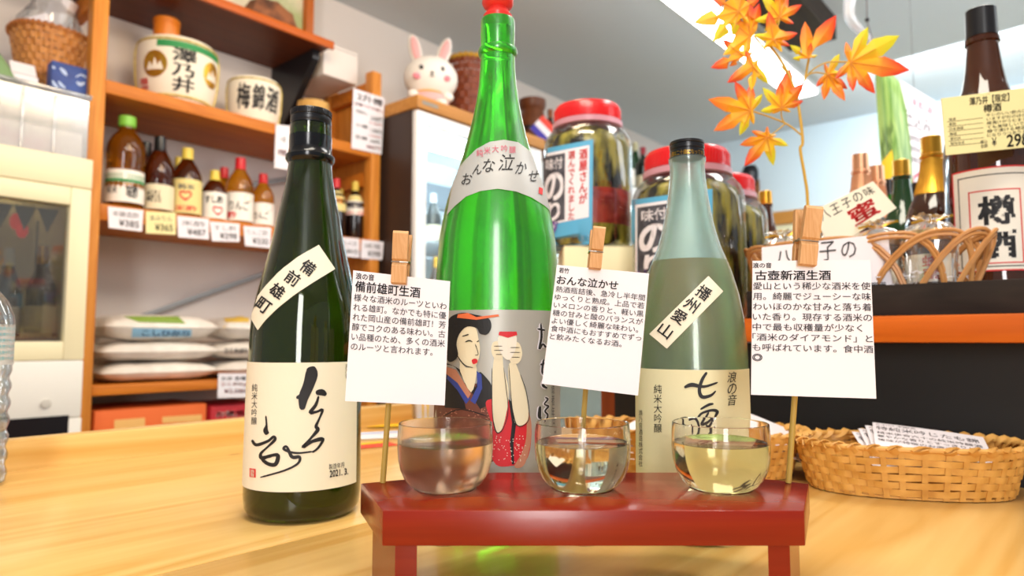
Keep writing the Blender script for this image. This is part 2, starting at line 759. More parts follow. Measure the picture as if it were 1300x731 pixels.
# display tray of dark boards along the bar's edge
M_dark = wood('dark board', '#1a1310', '#2b221d', 'x', 1.6, .8)
t = thing('display_tray', 'long dark brown wooden display tray lying on the bar', 'tray', (.1, 1.0, BZ))
part('front_board', G().box((-.36, .897, BZ), (.75, .909, BZ + .037), bev=.001), M_dark, t)
part('tray_floor', G().box((-.36, .9095, BZ + .0005), (.75, 1.14, BZ + .006)), M_dark, t)
part('back_board', G().box((-.36, 1.1405, BZ), (.75, 1.152, BZ + .037), bev=.001), M_dark, t)

# ------------------------------------------------------------------ red tasting tray with three glass holes
TZ = CT + .062
TB = TZ - .0195
M_red_lacquer = wood('red brown lacquered wood', '#7a1808', '#94280e', 'x', 1.5, .22, .12, wave=False)
outline = [on_z(px, py, TZ) for px, py in ((486, 648), (1021, 648), (1027, 614), (985, 609), (860, 599.5), (626, 599.5), (508, 609), (458, 613.5))]
GL = []
for px in (564.5, 740.5, 918):
    q = on_z(px, 621, TZ)
    GL.append(q + CF * .004)
slab = G().prism([(p.x, p.y) for p in outline], TB, TZ)
bmt = bmesh.new()
vv = [bmt.verts.new(p) for p in slab.v]
for f_ in slab.f:
    bmt.faces.new([vv[i] for i in f_])
bmesh.ops.bevel(bmt, geom=bmt.edges[:], offset=.0007, segments=2, affect='EDGES', profile=.5)
bmesh.ops.recalc_face_normals(bmt, faces=bmt.faces[:])
ms = bpy.data.meshes.new('slab_tmp')
bmt.to_mesh(ms)
bmt.free()
so = bpy.data.objects.new('slab_tmp', ms)
COL.objects.link(so)
cuts = []
for q in GL:
    hg = G().lathe([(0, -.03), (.0200, -.03), (.0200, .01), (0, .01)], (q.x, q.y, TZ), 48)
    ho = bpy.data.objects.new('cut_tmp', _mesh('cut_tmp', hg, None, False))
    COL.objects.link(ho)
    md = so.modifiers.new('b', 'BOOLEAN')
    md.operation, md.object, md.solver = 'DIFFERENCE', ho, 'EXACT'
    cuts.append(ho)
dg = bpy.context.evaluated_depsgraph_get()
mf = bpy.data.meshes.new_from_object(so.evaluated_get(dg))
gs = G()
gs.v = [v.co.copy() for v in mf.vertices]
gs.f = [tuple(p.vertices) for p in mf.polygons]
for o in cuts + [so]:
    bpy.data.objects.remove(o)
ctr = sum(outline, Vector()) / len(outline)
t = thing('tasting_tray', 'glossy red-brown footed wooden tray holding the three tasting glasses', 'tray', (ctr.x, ctr.y, CT), TH)
part('tray_slab', gs, M_red_lacquer, t)


def seg(a, b, s):
    return a + (b - a) * s


L0, L1 = outline[0], outline[7]
for A, B, sgn in ((outline[0], outline[7], 1), (outline[1], outline[2], -1)):
    ins = CR * (.0075 * sgn)
    a, b = seg(A, B, .06) + ins + CF * .004, seg(A, B, .93) + ins
    c, d = b + CR * (.0125 * sgn), a + CR * (.0125 * sgn)
    part('leg', G().prism([(p.x, p.y) for p in (a, d, c, b)], CT + .0004, TB - .0003), M_red_lacquer, t)

# glasses and the sake in them
M_glass = mat('clear drinking glass', '#ffffff', .04, trans=1.0, ior=1.18, coat=.5)
M_frost = mat('misted drinking glass', '#fffaf4', .20, trans=1.0, ior=1.20, coat=.35)
SK = [mat('chilled sake %d' % i, c, (.12, .05, .07)[i], trans=1.0, ior=1.30) for i, c in enumerate(('#fff0de', '#fbf8dc', '#faf3c4'))]
outer = [(0, -.0340), (.0120, -.0340), (.0150, -.0325), (.0158, -.028), (.0168, -.018), (.0182, -.006), (.0196, .0002), (.0236, .0030), (.0268, .0070), (.0290, .0120), (.0304, .0180), (.0310, .0260), (.0309, .0340), (.0304, .0405)]
inner = [(.0292, .0405), (.0295, .034), (.0295, .026), (.0288, .018), (.0274, .0125), (.0250, .0080), (.0215, .0040), (.0175, .0010), (.0160, -.006), (.0148, -.018), (.0138, -.028), (0, -.0290)]
liq_in = radius_fn(inner[::-1])
GLAB = ('misted round tasting glass of sake in the hole at the tray\'s near-black-bottle end',
        'round tasting glass of clear sake in the middle hole of the red tray',
        'round tasting glass of pale golden sake before the blue-tinted bottle')
GLAB = ('misted round tasting glass of sake below the first white card, nearest the black bottle',
        'clear round tasting glass of sake in the middle hole of the red tray',
        'round tasting glass of pale golden sake before the pale blue bottle')
SLAB = ('pinkish clear sake filling the misted glass nearest the black bottle', 'clear sake filling the middle glass of the red tray', 'pale golden sake filling the glass before the pale blue bottle')
for i, q in enumerate(GL):
    c = (q.x, q.y, TZ + .0005)
    gt = thing('tasting_glass', GLAB[i], 'glass', c, TH, 'tasting glasses in the red tray')
    rim = [(.0304, .0405), (.0303, .0413), (.0298, .0416), (.0293, .0413)]
    part('bowl', G().lathe(outer + rim[1:] + inner, c, 64), M_frost if i == 0 else M_glass, gt)
    lv = .0290
    lp = [(0, -.0293)] + [(r + .00025, z) for r, z in inner[::-1][1:] if z < lv - .001]
    lp += [(liq_in(lv) + .00025, lv), (liq_in(lv) - .0008, lv - .0004), (0, lv - .0005)]
    lo = solo('sake', G().lathe(lp, c, 64), SK[i], SLAB[i], 'drink', 'sake in the tasting glasses')

# ------------------------------------------------------------------ bottle of black-green glass
d1 = .641
b1 = at(384, 640, d1)
b1.z = CT + .0004
rows = [(654, 0), (657, 60), (655, 66), (648, 70), (635, 71.5), (600, 71.5), (500, 69.8), (450, 68.5), (420, 67.5), (400, 65.5), (375, 60.5), (341, 52.0), (310, 44.5), (278, 38.5), (258, 34.2), (241, 30.6), (225, 28.0), (209, 26.2), (207, 28.0), (204, 29.6), (200, 29.4), (197, 26.6), (190, 25.4), (175, 25.6), (161, 25.2), (158, 0)]
pf = prof_from_px(rows, d1, CT)
pf = [(r, max(z, 0.0)) for r, z in pf]
zmin = min(z for r, z in pf)
pf[0] = (0, .002)
pf[1] = (pf[1][0], 0.0)
pf[2] = (pf[2][0], .0025)
pf[3] = (pf[3][0], .008)
pf[4] = (pf[4][0], .018)
g1o = G().lathe(pf, b1, 64)
in1 = [(max(r - .0030, .006), z + (.005 if k < 4 else 0)) for k, (r, z) in enumerate(pf[:-1])][1:]
g1 = G().lathe(pf + in1[::-1] + [(0, .012)], b1, 64)
M_b1 = mat('black green bottle glass', '#5c6d16', .06, trans=.95, ior=1.45, coat=.3)
bt = thing('sake_bottle', 'tall black-green sake bottle with cream labels standing on the bare counter', 'bottle', b1, TH)
part('glass_body', g1, M_b1, bt)
cz = lambda y: at(650, y, d1).z - CT
rin1 = radius_fn(in1)
l1 = cz(343)
lq = [(0, .0117)] + [(r + .0002, z) for r, z in in1 if .008 < z < l1 - .001] + [(rin1(l1) + .0002, l1), (0, l1)]
part('sake', G().lathe(lq, b1, 64), mat('painted glow sake', '#b4bf4a', .03, trans=.80, ior=1.36), bt, label='sake filling the bottle to the shoulder')  # glow of light through the filled glass put into the sake's green colour
cp = [(0, cz(160)), (.0187, cz(160)), (.0187, cz(158.5))]
zt, zb = cz(142), cz(158)
cp += [(.0190, zb), (.0190, zb + .004), (.0182, zb + .0048), (.0182, zb + .006), (.0190, zb + .0068), (.0190, zt - .0015), (.018, zt), (0, zt)]
cg = G().lathe(cp, b1, 48)
for k in range(60):   # knurling of the cap's edge
    a = 2 * math.pi * k / 60
    cg.box((-.0004, .0186, zt - .006), (.0004, .0194, zt - .001), Matrix.Translation(b1) @ Matrix.Rotation(a, 4, 'Z'))
part('cap', cg, M_black, bt, label='black screw cap with a ribbed edge')
seal = [(x[0] + .0004, x[1]) for x in pf if cz(210) < x[1] < cz(161)]
part('neck_seal', G().lathe(seal, b1, 48), mat('black shrink seal', '#0c0c10', .18), bt, label='black shrink seal')
s1 = Skin(g1o)
rf1 = radius_fn(pf[1:-1])
phi1 = math.atan2(CAM.y - b1.y, CAM.x - b1.x)
lab1 = cyl(b1, phi1, rf1, cz(612) + .002, cz(458.5), -100, 62)
M_lab = mat('cream washi label', '#eadfc8', .75, bump=(300, .15, .0005))
lo = part('label', sheet(lab1, 34, 4, .0003, .0002), M_lab, bt, label='cream label with brush writing')
px1 = lambda x, y, off=.0: s1.pt(290 + x / 2.522, 390 + y / 2.522, off)
ink = G()
for st in (
    [(262, 190, 18), (266, 212, 30), (256, 250, 27), (240, 290, 24), (236, 328, 12)],
    [(218, 291, 8), (240, 276, 10), (264, 247, 8)],
    [(279, 274, 10), (298, 272, 16), (312, 281, 8)],
    [(288, 284, 5), (279, 312, 8), (262, 336, 9), (282, 334, 6), (300, 328, 7), (292, 352, 5), (280, 380, 8), (285, 392, 10), (264, 418, 6), (246, 438, 7), (240, 446, 9), (266, 430, 8), (292, 422, 10), (302, 424, 7), (286, 450, 6), (268, 464, 5)],
    [(270, 461, 4), (226, 466, 5), (196, 462, 6), (178, 452, 7), (188, 446, 6), (204, 478, 9), (228, 479, 8), (222, 500, 6), (180, 522, 5), (104, 544, 4)],
    [(122, 347, 4), (124, 376, 5), (121, 394, 12), (128, 406, 10)],
    [(78, 424, 6), (92, 440, 8), (128, 428, 7), (146, 414, 7), (150, 424, 8), (126, 448, 5), (106, 468, 7), (110, 482, 10), (138, 474, 7), (160, 474, 10), (152, 502, 10), (128, 500, 9), (112, 484, 8), (142, 476, 5)],
):
    brush(ink, px1, [(x, y, w_ * 1.3) for x, y, w_ in st], .0009)
txt(ink, quad(s1, (321, 487), (328, 487), (327, 539), (320, 539)), vertical('純米大吟醸'), off=.0009)
txt(ink, quad(s1, (417, 589), (436, 586), (436, 593), (417, 596)), '製造年月', off=.0009)
txt(ink, quad(s1, (418, 597), (441, 593.5), (441, 602), (418, 606)), '2021. 3.', bold=.02, off=.0009)
txt(ink, quad(s1, (437.5, 462), (440.5, 462), (440.5, 480), (437.5, 480)), vertical('浪乃音'), off=.0009)
part('brush_writing', ink, M_ink, lo)
sl = G()
sheet(quad(s1, (318, 594), (325.5, 595), (325.5, 606), (318, 605)), 2, 2, .0002, .0007, sl)
part('red_seal', sl, M_red, lo)
sw = G()
txt(sw, quad(s1, (319, 595), (324.5, 596), (324.5, 605), (319, 604)), '浪\n音', off=.0012, bold=.01)
part('seal_writing', sw, M_lab, lo)
su = [(404.6, 311), (380, 325), (356, 343.5), (336, 365), (322, 384), (316.5, 400)]
sd_ = [(425, 341.5), (400, 357), (375, 373.5), (353, 391), (337, 407), (328, 419)]


def st1(x, y, off=0.0):
    k = min(int(x * 5), 4)
    q_ = x * 5 - k
    a = [su[k][i] * (1 - q_) + su[k + 1][i] * q_ for i in (0, 1)]
    b = [sd_[k][i] * (1 - q_) + sd_[k + 1][i] * q_ for i in (0, 1)]
    return s1.pt(a[0] * (1 - y) + b[0] * y, a[1] * (1 - y) + b[1] * y, off)


lo = part('neck_label', sheet(st1, 14, 6, .0003, .0004), M_lab, bt, label='slanting cream strip label')
ink = G()
for ch, (x, y) in zip('備前雄町', ((391, 340), (372, 353.5), (353, 369.5), (335.5, 388))):
    h = 9.0
    ux, uy, vx, vy = .80, .58, -.58, .80
    cs = [(x + a * h * ux + b * h * vx, y + a * h * uy + b * h * vy) for a, b in ((-1, -1), (1, -1), (1, 1), (-1, 1))]
    txt(ink, quad(s1, *cs), ch, off=.0012, bold=.016)
part('lettering', ink, M_ink, lo)

# ------------------------------------------------------------------ frosted green bottle
d2 = .585
b2 = at(631, 600, d2)
b2.z = CT + .0004
rows = [(672, 0), (672, 70), (668, 76), (655, 79), (600, 79), (500, 79.2), (420, 79), (370, 78.2), (340, 76.4), (306, 73.6), (285, 70), (263, 65.3), (240, 58.5), (219, 50.3), (200, 44.5), (175, 37.2), (152, 31.6), (131, 27.3), (110, 24), (88, 22.2), (74, 21.6), (72, 24.2), (68, 25.2), (64, 24.2), (62, 21.2), (45, 21.6), (30, 21.6), (27, 21), (27, 0)]
pf = prof_from_px(rows, d2, CT)
pf[0] = (0, .003)
pf[1] = (pf[1][0] * .95, 0.0)
pf[2] = (pf[2][0], .004)
pf[3] = (pf[3][0], .012)
# the body stands upright, so its axis follows one plumb line
g2 = G().lathe(pf, b2, 72)
M_b2 = mat('satin green bottle glass', '#35da10', .13, trans=.86, ior=1.40, spec=.4, coat=1.0)
M_b2.node_tree.nodes['Principled BSDF'].inputs['Coat Roughness'].default_value = .30
M_b2.node_tree.nodes['Principled BSDF'].inputs['Coat IOR'].default_value = 1.5
M_b2.node_tree.nodes['Principled BSDF'].inputs['Coat Tint'].default_value = (1, 1, 1, 1)
bt = thing('sake_bottle', 'bright green frosted sake bottle with a red stopper behind the tray', 'bottle', b2, TH)
part('glass_body', g2, M_b2, bt)
cz2 = lambda y: at(650, y, d2).z - CT
z0 = cz2(27)
sp = [(0, z0 + .0002), (.0125, z0 + .0002), (.0128, z0 + .004), (.0100, z0 + .0075), (.0090, z0 + .0105), (.0125, z0 + .0125), (.0140, z0 + .0155), (.0138, z0 + .018), (.0115, z0 + .0205), (.008, z0 + .0212), (0, z0 + .0205)]
part('stopper', G().lathe(sp, b2, 40), mat('red soft plastic', '#e0332c', .3, sub=.1), bt, label='red mushroom shaped plastic stopper')
s2 = Skin(g2)
rf2 = radius_fn(pf[1:-1])
phi2 = math.atan2(CAM.y - b2.y, CAM.x - b2.x)
M_silver = mat('silver grey label', '#a9a79f', .42, .25)
lab2 = cyl(b2, phi2, rf2, cz2(592) + .0015, cz2(397), -88, 92)
lo = part('label', sheet(lab2, 40, 5, .0003, .0002), M_silver, bt, label='silver grey label with a printed woman in a kimono')
Q = lambda x, y, off=.0: s2.pt(540 + x / 2.284, 300 + y / 2.284, off)
cols = {}


def pnt(key, pts, off, step=14):
    blob(cols.setdefault(key, G()), Q, pts, off + .0004, step)


def curve2(pts, n=5):
    return [(p.x, p.y) for p in smooth_line([(a, b, 0) for a, b in pts], n, True)]


# plain figure of a kimono woman lifting a small cup
pnt('robe', curve2([(32, 470), (60, 440), (110, 425), (160, 430), (205, 460), (216, 530), (210, 640), (120, 668), (40, 668), (28, 560)]), .0005)
pnt('black', curve2([(66, 372), (90, 380), (122, 430), (150, 470), (170, 452), (192, 440), (186, 420), (160, 392), (164, 410), (150, 440), (126, 408), (110, 392), (90, 378), (66, 368)], 3), .0006)
pnt('black', [(66, 380), (98, 410), (120, 500), (60, 496), (50, 470)], .00065)
pnt('black', [(158, 392), (196, 436), (200, 480), (160, 500), (140, 470)], .00065)
pnt('blue', [(70, 392), (98, 402), (132, 470), (120, 486), (96, 446), (66, 412)], .0008)
pnt('blue', [(150, 390), (164, 400), (166, 440), (146, 486), (132, 476), (152, 436)], .0008)
pnt('print', [(66, 378), (92, 386), (134, 456), (126, 470), (96, 424), (64, 398)], .0009)
pnt('skin', curve2([(80, 330), (102, 360), (104, 392), (134, 452), (150, 400), (146, 370), (120, 380)], 3), .0008)
pnt('skin', curve2([(92, 300), (96, 272), (118, 256), (146, 262), (156, 300), (160, 330), (154, 362), (142, 380), (118, 372), (98, 346)]), .0010)
pnt('hair', curve2([(66, 350), (64, 292), (72, 240), (108, 222), (150, 228), (184, 238), (192, 262), (180, 284), (160, 282), (150, 266), (124, 262), (104, 280), (94, 310), (98, 346), (78, 364)]), .0012)
pnt('orange', [(96, 236), (150, 242), (214, 232), (212, 226), (150, 234), (126, 222), (98, 226)], .0014)
pnt('red', curve2([(176, 482), (200, 470), (236, 470), (262, 496), (300, 520), (304, 590), (290, 648), (250, 664), (204, 660), (186, 600), (190, 540)]), .0009)
pnt('black', [(240, 470), (250, 540), (244, 600), (250, 660), (256, 660), (254, 600), (262, 540), (250, 480)], .0011)
pnt('print', curve2([(292, 505), (304, 540), (300, 610), (282, 664), (256, 666), (276, 630), (290, 580)], 4), .0012)
pnt('skin', curve2([(196, 382), (204, 340), (222, 342), (226, 380), (240, 440), (236, 500), (222, 556), (204, 566), (196, 520), (194, 450)]), .0014)
pnt('skin', curve2([(240, 372), (258, 366), (272, 400), (288, 450), (296, 520), (280, 546), (258, 540), (248, 480), (240, 420)]), .0014)
pnt('skin', curve2([(192, 330), (198, 306), (222, 306), (230, 330), (222, 352), (202, 354)]), .0016)
pnt('skin', curve2([(238, 340), (244, 310), (268, 308), (278, 340), (268, 366), (248, 366)]), .0016)
pnt('cup', curve2([(212, 290), (240, 284), (262, 290), (258, 330), (244, 356), (228, 352), (214, 326)]), .0018)
pnt('red', [(212, 286), (238, 294), (264, 286), (262, 276), (214, 276)], .0020)
ik = cols.setdefault('ink', G())
for st in ([(120, 306, 3), (132, 302, 4), (140, 306, 2)], [(112, 290, 3), (130, 284, 4)], [(152, 306, 3), (158, 302, 3)], [(148, 312, 2), (156, 340, 2), (148, 344, 2)],
           [(92, 300, 2), (97, 340, 2), (118, 372, 3), (142, 380, 2)], [(200, 318, 2), (222, 318, 2)], [(200, 330, 2), (224, 330, 2)], [(204, 342, 2), (222, 342, 2)],
           [(244, 322, 2), (270, 322, 2)], [(244, 336, 2), (272, 336, 2)], [(248, 350, 2), (270, 350, 2)],
           [(194, 382, 2), (194, 450, 2), (196, 520, 2), (206, 566, 3), (224, 556, 2), (238, 500, 2), (226, 380, 2)], [(240, 372, 2), (248, 480, 2), (260, 542, 3), (282, 546, 2), (297, 520, 2), (288, 450, 2), (272, 400, 2)],
           [(60, 520, 3), (110, 500, 3), (180, 520, 3)], [(56, 560, 3), (120, 530, 3), (200, 560, 3)], [(60, 610, 3), (130, 580, 3), (200, 600, 3)]):
    brush(ik, Q, st, .0027, 4)
pnt('red', curve2([(138, 358), (150, 354), (154, 364), (142, 370)], 3), .0021)
pd = cols.setdefault('print', G())
random.seed(3)
for k in range(240):
    x, y = random.uniform(44, 200), random.uniform(500, 662)
    if (y - 470) > abs(x - 120) * .3:
        pd.add([Q(x + a, y + b, .00115) for a, b in ((-2, 0), (0, -2), (2, 0), (0, 2))], [(0, 1, 2, 3)])
wd = cols.setdefault('dots', G())
for k in range(60):
    x, y = random.uniform(196, 292), random.uniform(575, 655)
    wd.add([Q(x + a, y + b, .0017) for a, b in ((-1.6, 0), (0, -1.6), (1.6, 0), (0, 1.6))], [(0, 1, 2, 3)])
for nm, key, c in (('kimono_print', 'robe', '#6b3a2c'), ('black_print', 'black', '#151214'), ('blue_print', 'blue', '#2f3f8e'), ('dotted_print', 'print', '#b5785e'), ('skin_print', 'skin', '#dccfae'),
                   ('hair_print', 'hair', '#0e0c0e'), ('comb_print', 'orange', '#d9683a'), ('sleeve_print', 'red', '#c6202a'), ('cup_print', 'cup', '#e0d8c8'), ('dot_print', 'dots', '#e0d8c8'), ('line_print', 'ink', '#1b1717')):
    part(nm, cols[key], mat('print ' + key, c, .55), lo, smooth=False)
ink, hal = G(), G()
for st in ([(322, 268, 5), (344, 272, 6)], [(332, 252, 5), (334, 290, 7), (328, 326, 6), (338, 312, 5), (346, 322, 7)],
           [(330, 372, 5), (350, 366, 6)], [(340, 356, 5), (336, 392, 6), (346, 408, 7), (338, 430, 8), (350, 440, 6)],
           [(330, 492, 8), (328, 520, 10), (333, 528, 5)], [(344, 466, 4), (352, 472, 5), (342, 486, 4), (354, 492, 5), (344, 506, 5), (352, 520, 5), (338, 548, 5)]):
    brush(hal, Q, [(x, y, w_ + 5) for x, y, w_ in st], .0007)
    brush(ink, Q, st, .0012)
part('white_edging', hal, M_paper, lo)
part('brush_writing', ink, M_ink, lo)
sm = G()
txt(sm, quad(s2, (699, 440), (703, 440), (703, 560), (699, 560)), vertical('清酒製造者年月日'), off=.0009)
part('small_print', sm, M_ink_g, lo)
# crescent shoulder label
up = [(578, 222), (590, 205), (605, 190), (622, 180.5), (640, 178), (657, 181), (672, 192), (684, 208), (692, 228)]
dn = [(568, 273), (578, 262), (592, 250), (610, 243), (632, 240), (655, 243.5), (674, 251), (690, 261), (701, 271)]


def crescent(x, y, off=0.0):
    k = min(int(x * 8), 7)
    s = x * 8 - k
    a = [up[k][i] * (1 - s) + up[k + 1][i] * s for i in (0, 1)]
    b = [dn[k][i] * (1 - s) + dn[k + 1][i] * s for i in (0, 1)]
    return s2.pt(a[0] * (1 - y) + b[0] * y, a[1] * (1 - y) + b[1] * y, off)


lo = part('shoulder_label', sheet(crescent, 24, 6, .0003, .0005), mat('pale silver label', '#b4b3b0', .45, .15), bt, label='pale silver crescent label on the shoulder')
ink = G()
for ch, x, y, h, sh in (('お', 594, 228, 10, -.2), ('ん', 607, 216, 9, -.1), ('な', 621, 211, 12, -.1), ('泣', 643, 207, 15, 0), ('か', 661, 214, 11, .1), ('せ', 676, 224, 10, .2)):
    txt(ink, quad(s2, (x - h * .6, y - h * .7), (x + h * .6, y - h * .7), (x + h * .6, y + h * .7), (x - h * .6, y + h * .7)), ch, off=.0013, bold=.0, shear=.25)
part('brush_writing', ink, M_ink, lo)
ink = G()
for ch, x, y in (('純', 610, 195), ('米', 619, 192), ('大', 629, 190), ('吟', 640, 189.5), ('醸', 650, 191)):
    txt(ink, quad(s2, (x - 4, y - 4.5), (x + 4, y - 4.5), (x + 4, y + 4.5), (x - 4, y + 4.5)), ch, off=.0013)
part('lettering', ink, M_pink, lo)
sheet(quad(s2, (683, 238), (687.5, 240), (687, 248), (682.5, 246)), 1, 1, .0002, .0012, sl2 := G())
part('red_seal', sl2, M_red, lo)

# ------------------------------------------------------------------ pale blue frosted bottle
d3 = .575
b3 = at(880, 600, d3)
b3.z = CT + .0004
rows = [(650, 0), (650, 58), (646, 66), (635, 70), (600, 71), (500, 69.6), (467, 69.3), (435, 68), (405, 65), (376, 60), (346, 51.5), (330, 45.5), (317, 40), (300, 34.8), (288, 31.8), (270, 28.2), (250, 25), (229, 22.5), (212, 21.2), (209, 22.2), (206, 23.0), (202, 23.0)]
pf = prof_from_px(rows, d3, CT)
pf[0] = (0, .005)
pf[1] = (pf[1][0], 0.0)
pf[2] = (pf[2][0], .004)
pf[3] = (pf[3][0], .011)
cz3 = lambda y: at(650, y, d3).z - CT
# the axis leans a little with the picture's edge: keep it plumb but use the mean of the neck and base
inn = [(max(r - .0026, .008), z + (.004 if k < 4 else 0)) for k, (r, z) in enumerate(pf)][1:]
g3o = G().lathe(pf, b3, 64)
g3 = G().lathe(pf + inn[::-1] + [(0, .010)], b3, 64)
M_b3 = mat('frosted pale blue glass', '#def4ee', .22, trans=.93, ior=1.40, coat=.2)
bt = thing('sake_bottle', 'pale blue frosted sake bottle with a black cap and cream label behind the tray', 'bottle', b3, TH)
part('glass_body', g3, M_b3, bt)
rin = radius_fn([(r, z) for r, z in inn])
lvl = cz3(333)
lq = [(0, .0097)] + [(r + .0002, z) for r, z in inn if .006 < z < lvl - .001] + [(rin(lvl) + .0002, lvl), (0, lvl)]
part('sake', G().lathe(lq, b3, 64), mat('blue green sake', '#e2ea9c', .05, trans=.92, ior=1.34), bt, label='pale yellow-green sake inside')
zt, zb = cz3(181), cz3(203)
cp = [(0, zb), (.0142, zb), (.0145, zb + .0005), (.0145, zb + .006), (.0138, zb + .0066), (.0138, zb + .0075), (.0145, zb + .0081), (.0147, zt - .0045), (.0140, zt - .0040), (.0140, zt - .0032), (.0147, zt - .0026), (.0143, zt - .0005), (.0128, zt), (0, zt)]
lo = part('cap', G().lathe(cp, b3, 48), M_black, bt, label='black screw cap with a gold printed band')
s3 = Skin(g3o)
phi3 = math.atan2(CAM.y - b3.y, CAM.x - b3.x)
gp = G()
txt(gp, cyl(b3, phi3, lambda z: .0146, zb + .0010, zb + .0050, -70, 70), 'お酒は二十歳になってから', off=.0003)
part('gold_print', gp, M_gold, lo)
rf3 = radius_fn(pf[1:])
lab3 = cyl(b3, phi3, rf3, cz3(604), cz3(467), -84, 80)
lo = part('label', sheet(lab3, 34, 4, .0003, .0002), mat('pale cream label', '#ddd5ac', .75, bump=(300, .15, .0005)), bt, label='pale cream label with brush writing')
ink = G()
px3 = lambda x, y, off=.0: s3.pt(790 + x / 1.7, 170 + y / 1.7, off)
for st in ([(134, 547, 5), (150, 541, 9), (176, 545, 6), (205, 536, 4)], [(182, 514, 5), (172, 530, 7), (166, 552, 7), (172, 567, 8), (190, 564, 6), (201, 554, 3)],
           [(168, 594, 4), (186, 584, 6), (196, 582, 4)], [(163, 612, 5), (172, 602, 5), (192, 596, 6), (204, 599, 7), (198, 612, 4)], [(186, 600, 4), (176, 618, 5), (170, 628, 5), (182, 625, 5), (196, 616, 4), (188, 630, 5), (176, 640, 5), (192, 640, 6), (199, 632, 3)], [(180, 628, 4), (190, 648, 6), (182, 655, 4)],
           [(120, 617, 3), (132, 613, 5), (142, 612, 3)], [(130, 616, 3), (128, 634, 5), (124, 642, 3)], [(128, 628, 3), (138, 634, 4)], [(142, 622, 3), (156, 618, 5), (164, 630, 5), (162, 650, 5), (154, 656, 4)], [(148, 628, 3), (148, 652, 4)]):
    brush(ink, px3, st, .0009)
for ch, y in (('浪', 479), ('の', 494), ('音', 508)):
    txt(ink, quad(s3, (924, y - 7), (935, y - 8), (933, y + 6), (922, y + 7)), ch, off=.0009)
txt(ink, quad(s3, (831, 488), (841, 488), (841, 549), (831, 549)), vertical('純米大吟醸'), off=.0009)
txt(ink, quad(s3, (812, 520), (817, 520), (817, 592), (812, 592)), vertical('浪乃音酒造株式会社'), off=.0009)
part('brush_writing', ink, M_ink, lo)
st3 = quad(s3, (825, 424), (899, 350.5), (917.5, 370), (847, 442.5))
lo = part('neck_label', sheet(st3, 14, 6, .0003, .0004), M_lab, bt, label='slanting cream strip label')
ink = G()
for ch, (x, y) in zip('播州愛山', ((893, 372), (878, 387), (863, 402), (846, 419.5))):
    h = 8.6
    ux, uy, vx, vy = .80, .60, -.60, .80
    cs = [(x + a * h * ux + b * h * vx, y + a * h * uy + b * h * vy) for a, b in ((-1, -1), (1, -1), (1, 1), (-1, 1))]
    txt(ink, quad(s3, *cs), ch, off=.0012, bold=.012)
part('lettering', ink, M_ink, lo)

# ------------------------------------------------------------------ bamboo skewers, pegs and tasting cards
M_bamboo = mat('bamboo', '#b9994a', .45, noise_=(40, '#a5853a', .35, .65, (1, 1, .1)))
M_peg = wood('peg wood', '#d8a878', '#c9945f', 'z', 9.0, .6)


def peg(label, px, py, d, hpx, tilt, front=.0):
    c = at(px, py, d)
    H = hpx / F * d
    wdt = .0104 * H / .0365
    t = thing('clothes_peg', label, 'peg', c, TH, 'wooden pegs holding the cards')
    M = W[t] @ Matrix.Rotation(tilt, 4, 'Y')
    h = H / 2
    fr = [(-.0012, -h), (-.0045, -h + .001), (-.0052, -h * .30), (-.0040, -h * .20), (-.0040, -h * .12), (-.0058, -h * .05), (-.0085, h * .9), (-.0072, h), (-.0046, h), (-.0010, -h * .1), (-.0018, -h * .2), (-.0006, -h * .4)]
    bk = [(-y + .0042, z) for y, z in fr]
    for prof in (fr, bk):
        g = G()
        n = len(prof)
        vs = [(-wdt / 2, y, z) for y, z in prof] + [(wdt / 2, y, z) for y, z in prof]
        fs = [tuple(range(n)), tuple(range(n, 2 * n))[::-1]] + [(i, (i + 1) % n, n + (i + 1) % n, n + i) for i in range(n)]
        part('peg_leg', g.add(vs, fs).xform(M), M_peg, t, smooth=False)
    sp = G()
    pts = []
    for k in range(50):
        a = 2 * math.pi * k / 10
        pts.append((-wdt * .42 + wdt * .84 * k / 49, .0021 + .0022 * math.cos(a), -h * .15 + .0022 * math.sin(a)))
    sp.tube(pts, .00035, 5)
    for s_ in (-1, 1):
        sp.tube([(s_ * wdt * .50, .0043, -h * .15), (s_ * wdt * .54, 0, -h * .10), (s_ * wdt * .54, -.0040, -h * .16), (0, -.0046, -h * .16)], .0004, 5)
        sp.tube([(s_ * wdt * .50, .0, -h * .15), (s_ * wdt * .54, .004, -h * .10), (s_ * wdt * .54, .0082, -h * .16), (0, .0088, -h * .16)], .0004, 5)
    part('spring', sp.xform(M), M_brass, t)
    return t


def skewer(label, base, top, rad=.0019):
    g = G().tube([base, base + (top - base) * .5, top], rad, 10)
    return solo('bamboo_skewer', g, M_bamboo, label, 'skewer', 'bamboo skewers standing in the tray')


def card(label, d, tl, tr, br, bl, lines):
    """lines: (text, x0, y0, x1, y1, bold) in card fractions"""
    t = thing('tasting_card', label, 'card', at((tl[0] + tr[0]) / 2, (tl[1] + bl[1]) / 2, d), TH, 'white tasting note cards')
    f = quad(facing((tl[0] + tr[0]) / 2, (tl[1] + bl[1]) / 2, d), tl, tr, br, bl)
    part('paper', sheet(f, 6, 8, .0004, -.0004), M_paper, t)
    k, kb = G(), G()
    for s_, x0, y0, x1, y1, b in lines:
        txt(kb if b else k, f, s_, x0, y0, x1, y1, bold=.016 if b else .006, off=.0003)
    part('handwriting', kb, M_ink, t)
    part('small_text', k, M_ink_c, t)
    return t


def para(rows, x0, x1, y0, dy, h, slope=0.0):
    n = max(len(r) for r in rows)
    return [(r, x0, y0 + i * dy, x0 + (x1 - x0) * (len(r) - (.5 if r[-1] in '。、' else 0)) / n, y0 + i * dy + h, 0) for i, r in enumerate(rows)]


